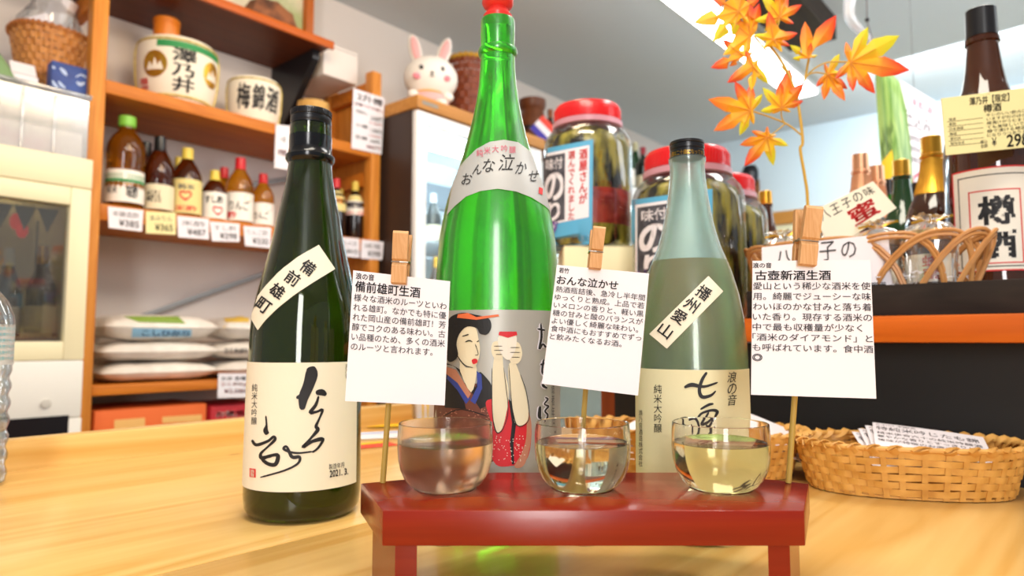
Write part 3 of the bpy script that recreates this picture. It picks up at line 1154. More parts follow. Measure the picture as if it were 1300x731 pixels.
DC = (.452, .456, .440)
B1, B3 = on_z(486, 613, TZ), on_z(1001, 613, TZ)
B2 = on_z(736, 603, TZ)
skewer('bamboo skewer beside the misted glass holding up the first card', B1 + Vector((0, 0, .0003)), at(509, 300, DC[0] + .0118))
skewer('bamboo skewer behind the middle glass holding up the second card', B2 + Vector((0, 0, .0003)), at(757, 296, DC[1] + .0130))
skewer('bamboo skewer at the tray\'s end beside the right-hand basket', B3 + Vector((0, 0, .0003)), at(1026, 270, DC[2] + .0118))
peg('pale wooden peg clipped on the card before the black-green bottle', 509, 328, DC[0] - .0016, 67, R(3))
peg('pale wooden peg clipped on the card between green and blue bottles', 757, 316, DC[1] - .0016, 54, R(6))
peg('pale wooden peg below the maple stem, on the card before the bar', 1025, 301, DC[2] - .0016, 76, R(6))
card('white tasting card pegged up between the black-green and green bottles', DC[0], (448.5, 343), (571.5, 357), (564.5, 514.5), (438, 509),
     [('浪の音', .03, .015, .22, .065, 1), ('備前雄町生酒', .03, .075, .70, .16, 1)] +
     para(['様々な酒米のルーツといわ', 'れる雄町。なかでも特に優', 'れた岡山産の備前雄町！芳', '醇でコクのある味わい。古', 'い品種のため、多くの酒米', 'のルーツと言われます。'], .025, .975, .175, .075, .058))
card('white tasting card pegged up between the green and pale blue bottles', DC[1], (707, 336), (824, 347), (810, 502), (688, 487),
     [('若竹', .03, .02, .14, .065, 1), ('おんな泣かせ', .02, .085, .68, .16, 1)] +
     para(['熱酒瓶詰後、急冷し半年間', 'ゆっくりと熟成。上品で若', 'いメロンの香りと、軽い黒', '糖の甘みと酸のバランスが', 'よい優しく綺麗な味わい。', '食中酒にもおすすめでずっ', 'と飲みたくなるお酒。'], .02, .98, .175, .066, .052))
card('white tasting card pegged up in front of the dark bar', DC[2], (955.5, 331), (1105, 330), (1112.5, 506), (953.5, 501),
     [('浪の音', .0, .015, .16, .055, 1), ('古壺新酒生酒', .02, .072, .66, .145, 1)] +
     para(['愛山という稀少な酒米を使', '用。綺麗でジューシーな味', 'わいほのかな甘みと落ち着', 'いた香り。現存する酒米の', '中で最も収穫量が少なく', '「酒米のダイアモンド」と', 'も呼ばれています。食中酒', '◎'], .005, .99, .16, .076, .056))

# ------------------------------------------------------------------ woven baskets
M_weave = mat('split bamboo', '#d9a555', .5, noise_=(60, '#c18a3c', .3, .7))
M_weave2 = mat('split bamboo rim', '#dba85c', .45, noise_=(50, '#bf883c', .3, .7))


def oval(a, b, p=2.4):
    def f(t):
        c, s_ = math.cos(t), math.sin(t)
        return (a * math.copysign(abs(c) ** (2 / p), c), b * math.copysign(abs(s_) ** (2 / p), s_))
    return f


def woven(name, label, loc, rz, a, b, h, flare=.10, rows=6, stakes=40, m=M_weave, mr=M_weave2, th=.0011, rim=.0036, cat='basket', wrap=36, group=None, dish=0.0):
    """oval basket: each horizontal strand runs in and out of the upright stakes"""
    t = thing(name, label, cat, loc, rz, group)
    f = oval(a, b)

    def pos(ang, z, off):
        k = 1 - flare + flare * (z / h)
        x, y = f(ang)
        n = Vector((x / a ** 2, y / b ** 2, 0)).normalized()
        return Vector((x * k, y * k, z)) + n * off
    rowh = (h - .006) / rows
    for i in range(rows):
        g = G()
        z = .004 + (i + .5) * rowh
        N = stakes * 4
        vs, fs = [], []
        for k in range(N):
            ang = 2 * math.pi * k / N
            o = th * 1.25 * math.cos(math.pi * (k / 4 + i))
            zz = z + .0007 * math.sin(5 * ang + i)
            for dz, do in ((-rowh * .44, -th * .5), (-rowh * .44, th * .5), (rowh * .44, th * .5), (rowh * .44, -th * .5)):
                vs.append(pos(ang, zz + dz, o + do))
        for k in range(N):
            k2 = (k + 1) % N
            for q in range(4):
                fs.append((k * 4 + q, k * 4 + (q + 1) % 4, k2 * 4 + (q + 1) % 4, k2 * 4 + q))
        part('strand', g.add(vs, fs), m, t, local=True)
    proto = None
    for k in range(stakes):
        ang = 2 * math.pi * k / stakes
        g = G()
        p = [pos(ang, z, 0) for z in (.001, h * .5, h)]
        tan = (pos(ang + .01, h * .5, 0) - pos(ang - .01, h * .5, 0)).normalized()
        n = tan.cross(Vector((0, 0, 1)))
        wd = 2 * math.pi * (a + b) / 2 / stakes * .22
        vs = []
        for q in p:
            vs += [q - tan * wd - n * th * .4, q + tan * wd - n * th * .4, q + tan * wd + n * th * .4, q - tan * wd + n * th * .4]
        fs = [(0, 1, 2, 3), (8, 9, 10, 11)] + [(4 * r + q, 4 * r + (q + 1) % 4, 4 * r + 4 + (q + 1) % 4, 4 * r + 4 + q) for r in (0, 1) for q in range(4)]
        part('stake', g.add(vs, fs), m, t, local=True, smooth=False)
    core = G().tube([pos(2 * math.pi * k / 80, h, 0) for k in range(80)], rim * .8, 8, True)
    rm = part('rim', core, mr, t, local=True)
    for k in range(wrap):
        a0 = 2 * math.pi * k / wrap
        pts = []
        for q in range(9):
            ph = 2 * math.pi * q / 8
            ang = a0 + (q / 8 - .3) * 2 * math.pi / wrap * 1.5
            pts.append(pos(ang, h + math.sin(ph) * rim, math.cos(ph) * rim))
        part('wrap', G().tube(pts, .001, 4, flat=(.0009, 2 * math.pi * (a + b) / 2 / wrap * .36)), mr, rm, local=True)
    fl = G()
    pts = [pos(2 * math.pi * k / 48, .0, 0) for k in range(48)]
    fl.add([(p.x, p.y, .001) for p in pts] + [(p.x, p.y, .0028) for p in pts], [tuple(range(48))[::-1], tuple(range(48, 96))] + [(k, (k + 1) % 48, 48 + (k + 1) % 48, 48 + k) for k in range(48)])
    part('base', fl, m, t, local=True)
    return t


c = at(1150, 600, .735)
c.z = CT
BK1 = c.copy()
woven('bamboo_basket', 'woven bamboo basket of printed cards near the dark bar front at the counter\'s end', c, TH + R(-14), .108, .064, .050, .12, 6, 44, group='woven baskets on the counter')
c = at(862, 560, .850)
c.z = CT
BK2 = c.copy()
woven('bamboo_basket', 'woven bamboo basket of white cards standing behind the pale blue bottle', c, TH + R(-22), .142, .066, .050, .12, 6, 52, group='woven baskets on the counter')


def loose_card(label, p, rz, tilt, roll, wd, dp, rows=(), group=None):
    t = thing('tasting_card', label, 'card', p, 0, group)
    M = W[t] @ Matrix.Rotation(rz, 4, 'Z') @ Matrix.Rotation(tilt, 4, 'X') @ Matrix.Rotation(roll, 4, 'Y')

    def f(x, y, off=0.0):
        return M @ Vector(((x - .5) * wd, (.5 - y) * dp, .0008 * math.sin(3 * x) + off))
    part('paper', sheet(f, 3, 3, .0004, 0), M_paper, t)
    if rows:
        g = G()
        for s_, x0, y0, x1, y1 in rows:
            txt(g, f, s_, x0, y0, x1, y1, off=.0007)
        part('handwriting', g, M_ink_g, t)
    return t


rowsA = [('たれ口 本醸造', .03, .04, .40, .10), ('特純米吟じたも錦', .03, .14, .94, .30), ('精米歩合六十の純米吟醸酒', .03, .36, .95, .46), ('華やかな香りとすっきりした', .03, .50, .95, .60), ('後味が特徴のお酒です。', .03, .64, .78, .74)]
e = CR * math.cos(R(-14)) + CF * math.sin(R(-14))
for i in range(4):
    p = BK1 + CR * (.012 + .004 * i) + CF * (.004 - .003 * i) + Vector((0, 0, .036 + .0045 * i))
    loose_card(('top printed card fanned in the basket before the dark bar', 'second printed card from the top in the basket before the dark bar', 'third printed card from the top in the basket before the dark bar', 'lowest printed card in the basket before the dark bar')[3 - i],
               p, TH + R(-26 + 5 * (3 - i)), R(20 - 2 * i), R(6), .105, .074, rowsA if i == 3 else rowsA[:2], 'cards in the woven basket before the bar')
for i, (dx, rz, rl, ht) in enumerate(((-.040, 15, -30, .038), (-.022, 28, -24, .050), (.098, -32, 22, .046), (.110, -20, 18, .042))):
    p = BK2 + CR * dx + CF * (-dx * .30) + Vector((0, 0, ht))
    loose_card(('white card tilting up in the basket beside the middle card\'s skewer', 'second white card in the basket beside the middle card\'s skewer', 'white card rising beside the pale blue bottle near the peg card', 'lower white card beside the pale blue bottle near the peg card')[i],
               p, TH + R(rz), R(16), R(rl), .088, .066, (), 'white cards in the basket behind the blue bottle')

# ------------------------------------------------------------------ water bottle at the counter's left end
c = at(-49, 600, .742)
c.z = CT + .0004
wb = [(0, .004), (.020, .002), (.032, 0), (.038, .004), (.0395, .012)]
z = .012
for k in range(6):
    wb += [(.0395, z + .004), (.0372, z + .011), (.0372, z + .014), (.0395, z + .021)]
    z += .022
wb += [(.0392, z + .005), (.0388, z + .052), (.0402, z + .056), (.0402, z + .062), (.039, z + .070), (.033, z + .088), (.022, z + .104), (.0145, z + .112), (.0130, z + .118), (.0130, z + .126)]
wb = [(r, zz * .86) for r, zz in wb]
z *= .86
t = thing('water_bottle', 'clear ribbed plastic water bottle at the counter\'s far left', 'bottle', c, TH)
part('bottle_body', G().lathe(wb, c, 32), film('bottle plastic', (.95, .98, 1), .16, .03, .05), t)
M_water = mat('water', '#f4fbff', 0, trans=1.0, ior=1.33)
part('water', G().lathe([(0, .005)] + [(r - .0008, zz) for r, zz in wb[3:] if zz < .075] + [(0, .074)], c, 32), M_water, t)
rfw = radius_fn(wb)
phw = math.atan2(CAM.y - c.y, CAM.x - c.x)
lw_ = part('label', sheet(cyl(c, phw, lambda q: .0394, z + .006, z + .050, -130, 130), 40, 1, .0002, .0005), film('label film', (.93, .97, .98), .06, .2, .45), t)
g = G()
for k in range(6):
    txt(g, cyl(c, phw, lambda q: .0394, z + .010, z + .048, 20, 80), '天然水名称ナチュラル', 0, .02 + k * .17, 1, .12 + k * .17, off=.0009)
part('lettering', g, mat('teal ink', '#3aa6b4', .6), lw_)
part('cap', G().lathe([(0, z + .119), (.0145, z + .119), (.0148, z + .121), (.0148, z + .132), (.0135, z + .134), (0, z + .134)], c, 24), M_white, t)

# leaflets and a small cup beyond the black bottle
for lab, px, py, dd, cc, wd, dp, rz in (('white leaflet lying beyond the black-green bottle', 478, 553, 1.0, M_paper, .12, .08, 20), ('yellow leaflet lying on top of the white leaflet', 484, 541, 1.08, mat('yellow print', '#f2c51e', .6), .14, .05, 8), ('red and yellow leaflet under the first card\'s skewer', 462, 566, .94, mat('red print', '#d8472e', .6), .09, .05, 34)):
    q = on_z(px, py, CT)
    M = Matrix.Translation(q) @ Matrix.Rotation(TH + R(rz), 4, 'Z')
    t = thing('leaflet', lab, 'leaflet', q, 0, 'leaflets lying on the counter')
    zo = .0008 if 'lying beyond' in lab else (.0022 if 'on top' in lab else .0004)
    f = lambda x, y, off=0.0: M @ Vector(((x - .5) * wd, (.5 - y) * dp, zo + off))
    part('paper', sheet(f, 1, 1, .0006), cc, t, smooth=False)
    g = G().add([f(*p, .0009) for p in ((.05, .08), (.95, .08), (.95, .38), (.05, .38))], [(0, 1, 2, 3)])
    part('printed_band', g, {'white': mat('pale blue print', '#b9c4e2', .6), 'yello': mat('deep yellow print', '#e8a91c', .6), 'red a': mat('yellow print', '#f2c51e', .6)}[lab[:5]], t, smooth=False)
q = on_z(542, 545, CT)
t = thing('clear_cup', 'small clear plastic cup of yellow slips at the green bottle\'s foot', 'cup', q)
part('cup_wall', G().lathe([(.0005, 0), (.024, 0), (.029, .075), (.0285, .075), (.0235, .001), (.0005, .001)], q, 24), M_film, t)
for k in range(3):
    s_ = solo('paper_slip', G().box((-.010, -.0004, 0), (.010, .0004, .062), Matrix.Translation(q + Vector((.004 * (k - 1), .007 * (k - 1), .0022))) @ Matrix.Rotation(TH + .5 * k, 4, 'Z') @ Matrix.Rotation(.10 * (k - 1), 4, 'Y')), (M_paper, mat('yellow print', '#f2c51e', .6), M_paper)[k],
              ('white slip leaning in the small clear cup, nearest the black bottle', 'yellow slip standing in the small clear cup', 'white slip at the far side of the small clear cup')[k], 'paper slip', 'slips in the clear cup')

# ------------------------------------------------------------------ generic bottle
WINE = [(0, .4), (.004, .9), (.015, 1), (.60, 1), (.66, .93), (.71, .72), (.75, .50), (.79, .40), (.85, .36), (.93, .35), (.935, .40), (.955, .40), (.96, .36), (.999, .35), (1, .001)]
SAKE = [(0, .4), (.004, .9), (.015, 1), (.50, 1), (.56, .95), (.62, .82), (.68, .64), (.74, .49), (.80, .41), (.88, .35), (.885, .39), (.90, .39), (.905, .34), (.999, .33), (1, .001)]
PET = [(0, .5), (.01, .93), (.03, 1), (.26, 1), (.28, .97), (.52, .97), (.54, 1), (.62, 1.0), (.70, .93), (.78, .72), (.84, .46), (.87, .38), (.89, .38), (.90, .44), (.999, .43), (1, .001)]
SAUCE = [(0, .5), (.01, .93), (.03, 1), (.55, .97), (.62, .92), (.72, .70), (.80, .45), (.84, .36), (.999, .34), (1, .001)]


def bottle(name, label, loc, H, Rr, shape, glass, cap, capz, labels=(), prints=(), group=None, n=28, caplab=None, capgrow=.0008):
    loc = Vector(loc)
    t = thing(name, label, 'bottle', loc, 0, group)
    prof = [(r * Rr if r > .01 else 0, z * H) for z, r in shape]
    prof = [(0, 0)] + prof
    rf = radius_fn([p for p in prof if p[0] > 0])
    cut = capz * H
    body = [p for p in prof if p[1] < cut - .0005] + [(rf(cut), cut), (0, cut)]
    part('glass_body', G().lathe(body, loc, n), glass, t)
    cpf = [(0, cut + .0003), (rf(cut) + capgrow, cut + .0003)] + [(r + capgrow, z) for r, z in prof if z > cut + .001 and r > 0]
    cpf = cpf[:-1] + [(cpf[-1][0], H - .001), (cpf[-1][0] - .001, H), (0, H)]
    part('cap', G().lathe(cpf, loc, n), cap, t, label=caplab)
    phi = math.atan2(CAM.y - loc.y, CAM.x - loc.x)
    made = []
    for z0, z1, m, span in labels:
        made.append(part('label', sheet(cyl(loc, phi, rf, z0 * H, z1 * H, -span, span), 20, 3, .0003, .0002), m, t))
    for s_, z0, z1, a0, a1, m, b in prints:
        g = G()
        txt(g, cyl(loc, phi, rf, z0 * H, z1 * H, a0, a1), s_, bold=b, off=.0009)
        part('lettering', g, m, made[0] if made else t)
    return t, rf, phi


def stand(px, py_base, py_top, w_px, x=None, y=None, z=None):
    """foot point, height and radius of an upright thing seen at px, standing at plane x or y on height z"""
    q = on_x(px, py_base, x) if x is not None else on_y(px, py_base, y)
    q.z = z
    d = fwd(q)
    top = at(px, py_top, d).z
    return q, top - z, w_px / 2 / F * d * 1.0


# ------------------------------------------------------------------ things on the bar
M_lidred = mat('red jar lid', '#d41a1e', .25, coat=.4)
M_pinkring = mat('pink jar ring', '#e3a6b4', .3, trans=.3)
M_jar = film('jar plastic', (.98, .98, .97), .09, .03, .0)
M_nori = mat('seasoned seaweed', '#15140a', .25, noise_=(45, '#a3983c', .42, .60, (1, 1, .25)), bump=(60, .5, .004))
M_nori2 = mat('red packets', '#7a1a18', .4, noise_=(30, '#a83a2c', .4, .6))


def big_jar(label, loc, H, Rr, lid_r):
    t = thing('seaweed_jar', label, 'jar', loc, 0, 'big red-lidded jars of seaweed on the bar')
    pr = [(.0005, 0), (Rr * .92, 0), (Rr, .012), (Rr, H * .70), (Rr * .985, H * .75), (Rr * .93, H * .79), (Rr * .84, H * .825), (lid_r * .96, H * .845), (lid_r * .96, H * .90)]
    part('jar_body', G().lathe(pr, loc, 48), M_jar, t)
    part('neck_ring', G().lathe([(lid_r * .97, H * .845), (lid_r * 1.06, H * .85), (lid_r * 1.06, H * .885), (lid_r * .97, H * .888)], loc, 48, True), M_pinkring, t)
    g = G().lathe([(0, H * .89), (lid_r * .97, H * .89), (lid_r, H * .895), (lid_r, H * .985), (lid_r * .96, H), (lid_r * .80, H), (lid_r * .78, H * .992), (0, H * .992)], loc, 64)
    for k in range(72):
        a = 2 * math.pi * k / 72
        g.box((-.0011, lid_r * .995, H * .905), (.0011, lid_r + .0012, H * .975), Matrix.Translation(loc) @ Matrix.Rotation(a, 4, 'Z'))
    part('lid', g, M_lidred, t, label='ribbed red screw lid')
    part('seaweed', G().lathe([(0, .004), (Rr * .9, .004), (Rr * .955, .014), (Rr * .955, H * .70), (Rr * .86, H * .77), (lid_r * .85, H * .82), (0, H * .83)], loc, 40), M_nori, t, kind='stuff')
    return t, G().lathe(pr[:7], loc, 64)


BLUE = mat('sky blue print', '#58a8cf', .55)
NIGHT = mat('dark denim print', '#3b3a42', .6, noise_=(60, '#55545c', .4, .6))


def jar_label(t, sk, tl, tr, br, bl, full):
    f = quad(sk, tl, tr, br, bl)
    lo = part('label', sheet(f, 14, 8, .0004, .0012), BLUE, t, label='sky blue label with dark and white panels')
    a = lambda x0, y0, x1, y1, o: sheet(sub(f, x0, y0, x1, y1), 10, 6, .0003, o)
    part('white_panel', a(.05, .05, .93, .74, .0017), M_paper, lo)
    part('dark_panel', a(.08, .08, .48, .72, .0021), NIGHT, lo)
    g = G()
    txt(g, f, '味付', .13, .11, .44, .22, bold=.02, off=.0028)
    txt(g, f, 'の', .10, .25, .46, .52, bold=.03, off=.0028)
    txt(g, f, 'り', .16, .53, .40, .715, bold=.03, off=.0028)
    part('white_lettering', g, M_paper, lo)
    g = G()
    if full:
        txt(g, f, vertical('酒屋さんが'), .74, .075, .90, .60, bold=.02, off=.0028)
        txt(g, f, vertical('選んでくれました'), .54, .075, .67, .735, bold=.012, off=.0028)
    if full:
        part('red_lettering', g, M_red, lo)
    g = G()
    for k in range(3):
        brush(g, f, [(.10 + .05 * k, .86, .02), (.18, .79 + .03 * k, .02), (.26 - .05 * k, .86, .02)], .0026)
    part('emblem', g, mat('violet print', '#7a4fa0', .6), lo)


q = at(747, 318, 1.28)
JH = at(747, 139, 1.28).z - q.z
JB = q.copy()
t, jg = big_jar('largest red-lidded seaweed jar, on the cream carton beside the green bottle', q, JH, .083, .0628)
jar_label(t, Skin(jg), (686, 190), (753, 177), (751.5, 309), (686, 322), True)
part('red_packets', G().lathe([(.0795, .04), (.0803, .05), (.0803, .095), (.0795, .105)], q, 40), M_nori2, t)
# the carton under it
mx = Matrix.Translation((JB.x, JB.y, BZ)) @ Matrix.Rotation(TH, 4, 'Z')
t = thing('carton', 'cream carton on the bar carrying the largest seaweed jar', 'box', (JB.x, JB.y, BZ), TH)
hb = JB.z - BZ - .0006
part('carton_body', G().box((-.052, -.074, .0002), (.082, .09, hb - .0012), mx, .002), mat('cream carton', '#e9e0b6', .7), t)
for xa in (-.052, .0155):
    part('flap', G().box((xa, -.074, hb - .001), (xa + .0665, .09, hb), mx), mat('cream carton', '#e9e0b6', .7), t)
part('side_panel', G().box((.0822, -.074, .0002), (.0832, .09, hb), mx), wood('corrugated edge', '#c79b45', '#b3842f', 'z', 3, .7), t)
for (px, d, lab, yt, lab_quad) in ((875, 1.065, 'red-lidded seaweed jar standing behind the pale blue bottle', 196, ((803, 254), (904, 240), (904, 372), (803, 392))), (913, 1.235, 'red-lidded seaweed jar half hidden behind the jar by the pale blue bottle', 229, None)):
    q = at(px, 370, d)
    q.z = BZ + .0004
    JH = at(px, yt, d).z - q.z
    t, jg = big_jar(lab, q, JH, .0865, .0650)
    if lab_quad:
        jar_label(t, Skin(jg), *lab_quad, False)
# bottles in the back row of the bar
HZ = BZ + .0004
for nm, lab, px, d, yt, wpx, shp, gm, cm, cz_ in (
    ('sake_bottle', 'brown bottle with a gold cap beside the furthest red-lidded jar', 974, 1.33, 243, 44, SAKE, M_amber, M_gold, .90),
    ('sake_bottle', 'bottle with a tall ribbed copper foil neck behind the wrapped jars', 1097, 1.37, 196, 58, SAKE, M_amber, M_copper, .62),
    ('sake_bottle', 'smaller bottle with copper foil neck half behind its taller neighbour', 1117, 1.42, 211, 52, SAKE, M_amber, M_copper, .66),
    ('sake_bottle', 'dark green bottle with a gold cap under the green bamboo banner', 1149, 1.22, 204, 56, SAKE, M_greenglass, M_gold, .90),
    ('sake_bottle', 'bright green bottle with a black cap between copper and gold caps', 1133, 1.46, 228, 40, SAKE, mat('bright green glass', '#2f9a2c', .1, trans=.4), M_black, .89),
    ('sake_bottle', 'bright green bottle with a dark cap behind the gold foiled brown bottle', 1169, 1.42, 232, 40, SAKE, mat('bright green glass', '#2f9a2c', .1, trans=.4), M_black, .89),
    ('sake_bottle', 'brown bottle with ribbed gold foil neck beside the big barrel-sake bottle', 1189, 1.08, 174, 68, SAKE, M_amber, M_gold, .68),
):
    q = at(px, 330, d)
    q.z = HZ
    H = at(px, yt, d).z - HZ
    t, rf, phi = bottle(nm, lab, q, H, wpx / 2 / F * d, shp, gm, cm, cz_, group='sake bottles in the bar\'s back row')
    if cz_ < .7:   # pleats of the foil hood
        for ch in t.children:
            if ch.name.startswith('cap'):
                g = G()
                for k in range(40):
                    a = 2 * math.pi * k / 40
                    pts = [(q.x + (rf(z) + .0009) * math.cos(a), q.y + (rf(z) + .0009) * math.sin(a), q.z + z) for z in (cz_ * H + .002, H * .8, H * .87)]
                    g.tube(pts, .0007, 4)
                part('pleat', g, cm, ch, kind='stuff')

# big brown bottle of barrel sake
d4 = .905
q = at(1262, 340, d4)
q.z = HZ + .0062
H = at(1250, 13, d4).z - q.z
t, rf, phi = bottle('sake_bottle', 'big brown bottle of barrel sake with a white label in a red frame', q, H, .0525, SAKE, M_amber, M_black, .905, n=48)
sb = [(r * .0525 if r > .01 else 0, z * H) for z, r in SAKE]
s4 = Skin(G().lathe([(0, 0)] + sb, q, 96))
f4 = quad(s4, (1214, 227), (1297, 214), (1299, 343), (1236, 352))
f4 = cyl(q, phi, rf, at(1262, 349, d4).z - q.z + .001, at(1262, 222, d4).z - q.z, -50, 58)
lo = part('label', sheet(f4, 26, 6, .0003, .0002), mat('white sake label', '#ece3d4', .6), t, label='white label with red and black frames')


def frame_on(f, x0, y0, x1, y1, wx, wy, off, n=16):
    g = G()
    for a in ((x0, y0, x1, y0 + wy), (x0, y1 - wy, x1, y1), (x0, y0, x0 + wx, y1), (x1 - wx, y0, x1, y1)):
        sheet(sub(f, *a), n, 4, .0002, off, g)
    return g


part('red_frame', frame_on(f4, 0, 0, 1, 1, .018, .014, .0006), M_red, lo)
part('black_frame', frame_on(f4, .09, .07, .91, .96, .012, .010, .0006), M_ink, lo)
part('inner_red_frame', frame_on(f4, .22, .22, .80, .93, .016, .012, .0006), M_red, lo)
g = G()
txt(g, f4, '樽', .32, .28, .72, .56, bold=.03, off=.0009)
txt(g, f4, '酒', .32, .60, .72, .88, bold=.03, off=.0009)
part('lettering', g, M_ink, lo)
# the bottle beyond the frame's edge, only its label shows
q2 = at(1372, 340, .885)
q2.z = HZ + .0062
bottle('sake_bottle', 'brown bottle cut off by the picture\'s edge, beside the barrel sake', q2, .40, .0500, SAKE, M_amber, M_black, .905, ((.04, .40, mat('white sake label', '#ece3d4', .6), 70), (.385, .40, M_red, 71)), ())
# yellow price sign hung in front of it
ds = .832
t = thing('price_sign', 'pale yellow price sign on the neck of the brown barrel-sake bottle', 'sign', at(1255, 155, ds), TH)
f = quad(facing(1255, 155, ds), (1195, 125), (1311, 110), (1311, 186), (1201, 197))
part('sign_board', sheet(f, 1, 1, .0012, -.0012), M_paper_y, t, smooth=False)
g = G()
txt(g, f, '澤乃井【限定】', .30, .05, .74, .19, bold=.012, off=.0005)
txt(g, f, '樽酒', .45, .20, .65, .34, bold=.012, off=.0005)
for k, s_ in enumerate(('キレのいい飲み口で', 'いますが杉のほのか', '樽漬けがうむまろや', 'ても美味しいです。', '樽で漬ける樽酒は', 'になりつつあります')):
    txt(g, f, s_, .48, .355 + .07 * k, .985, .415 + .07 * k, off=.0005)
for k, s_ in enumerate(('酒造', '度数', '日本酒度', '酸度', '原料米', '精米歩合')):
    txt(g, f, s_, .06, .36 + .085 * k, .06 + .04 * len(s_), .41 + .085 * k, off=.0005)
    g.add([f(*p, .0005) for p in ((.04, .42 + .085 * k), (.44, .42 + .085 * k), (.44, .427 + .085 * k), (.04, .427 + .085 * k))], [(0, 1, 2, 3)])
txt(g, f, '税込\n金額', .40, .80, .48, .94, off=.0005)
txt(g, f, '¥', .53, .78, .585, .93, off=.0005)
txt(g, f, '2980', .70, .76, 1.04, .97, bold=.012, off=.0005)
g.v = [p for p in g.v]
part('lettering', g, M_ink, t, smooth=False)
nk = at(1253, 130, d4)
part('hanging_cord', G().tube([f(.5, .03, 0), nk + CR * -.028 + Vector((0, 0, .012)), nk + CF * .026 + Vector((0, 0, .014)), nk + CR * .028 + Vector((0, 0, .012)), f(.52, .03, 0)], .0006, 5), M_ink_g, t)

# ------------------------------------------------------------------ rattan basket of wrapped honey jars
M_rattan = mat('rattan cane', '#c98f55', .4, noise_=(30, '#b67a42', .3, .7))
c = at(1091, 345, .900)
c.z = BZ + .0065
t = thing('rattan_basket', 'open rattan basket of looped canes holding wrapped jars on the bar', 'basket', c, 0)
A, B, HB = .150, .055, .094
fo = oval(A, B, 2.2)


def rp(ang, z):
    k = .80 + .20 * z / HB
    x, y = fo(ang)
    return c + Vector((x * k, y * k, z))


NL = 15
for k in range(NL):
    a0 = 2 * math.pi * k / NL
    for dr in (0.0, .0052):
        pts = []
        for i in range(17):
            s_ = i / 16
            zz = .002 + (HB - dr) * (1 - abs(2 * s_ - 1) ** 2.6)
            ang = a0 + (2 * math.pi / NL) * (3.1 - 20 * dr) * (s_ - .5)
            p = rp(ang, zz)
            nrm = (p - c)
            nrm.z = 0
            pts.append(p + nrm.normalized() * (.0016 * math.sin(s_ * math.pi * 2)))
        part('cane_loop', G().tube(pts, .0025, 6), M_rattan, t)
part('base_ring', G().tube([rp(2 * math.pi * k / 60, .0028) for k in range(60)], .0026, 6, True), M_rattan, t)
part('base', G().add([rp(2 * math.pi * k / 40, .001) for k in range(40)] + [rp(2 * math.pi * k / 40, .0025) for k in range(40)], [tuple(range(40))[::-1], tuple(range(40, 80))] + [(k, (k + 1) % 40, 40 + (k + 1) % 40, 40 + k) for k in range(40)]), M_rattan, t)
# shredded paper
random.seed(11)
g = G()
for k in range(520):
    ang, rr = random.uniform(0, 6.283), random.uniform(.4, .93)
    x, y = fo(ang)
    p = c + Vector((x * rr * .85, y * rr * .85, random.uniform(.006, .048)))
    pts = []
    dv = Vector((random.uniform(-1, 1), random.uniform(-1, 1), random.uniform(-.3, .5))).normalized()
    for i in range(6):
        pts.append(p.copy())
        p = p + dv * .0042
        dv = (dv + Vector((random.uniform(-1, 1), random.uniform(-1, 1), random.uniform(-1, 1))) * .8).normalized()
    for q_ in pts:
        q_.z = max(q_.z, c.z + .005)
    g.tube(pts, .0004, 4, flat=(.0007, .0002))
o = part('shredded_paper', g, M_paper, None, kind='stuff')
o['label'], o['category'] = 'white shredded paper filling the rattan basket', 'paper shreds'
M_honey = mat('dark honey', '#3d1a08', .08, trans=.25, coat=.5)
M_cell = film('cellophane', (1, 1, 1), .18, .06, .10)
JL = ('wrapped honey jar in the rattan basket under the maple stem', 'wrapped honey jar in the basket behind the small tilted sign', 'wrapped honey jar in the middle of the rattan basket', 'wrapped honey jar in the basket nearest the barrel sake')
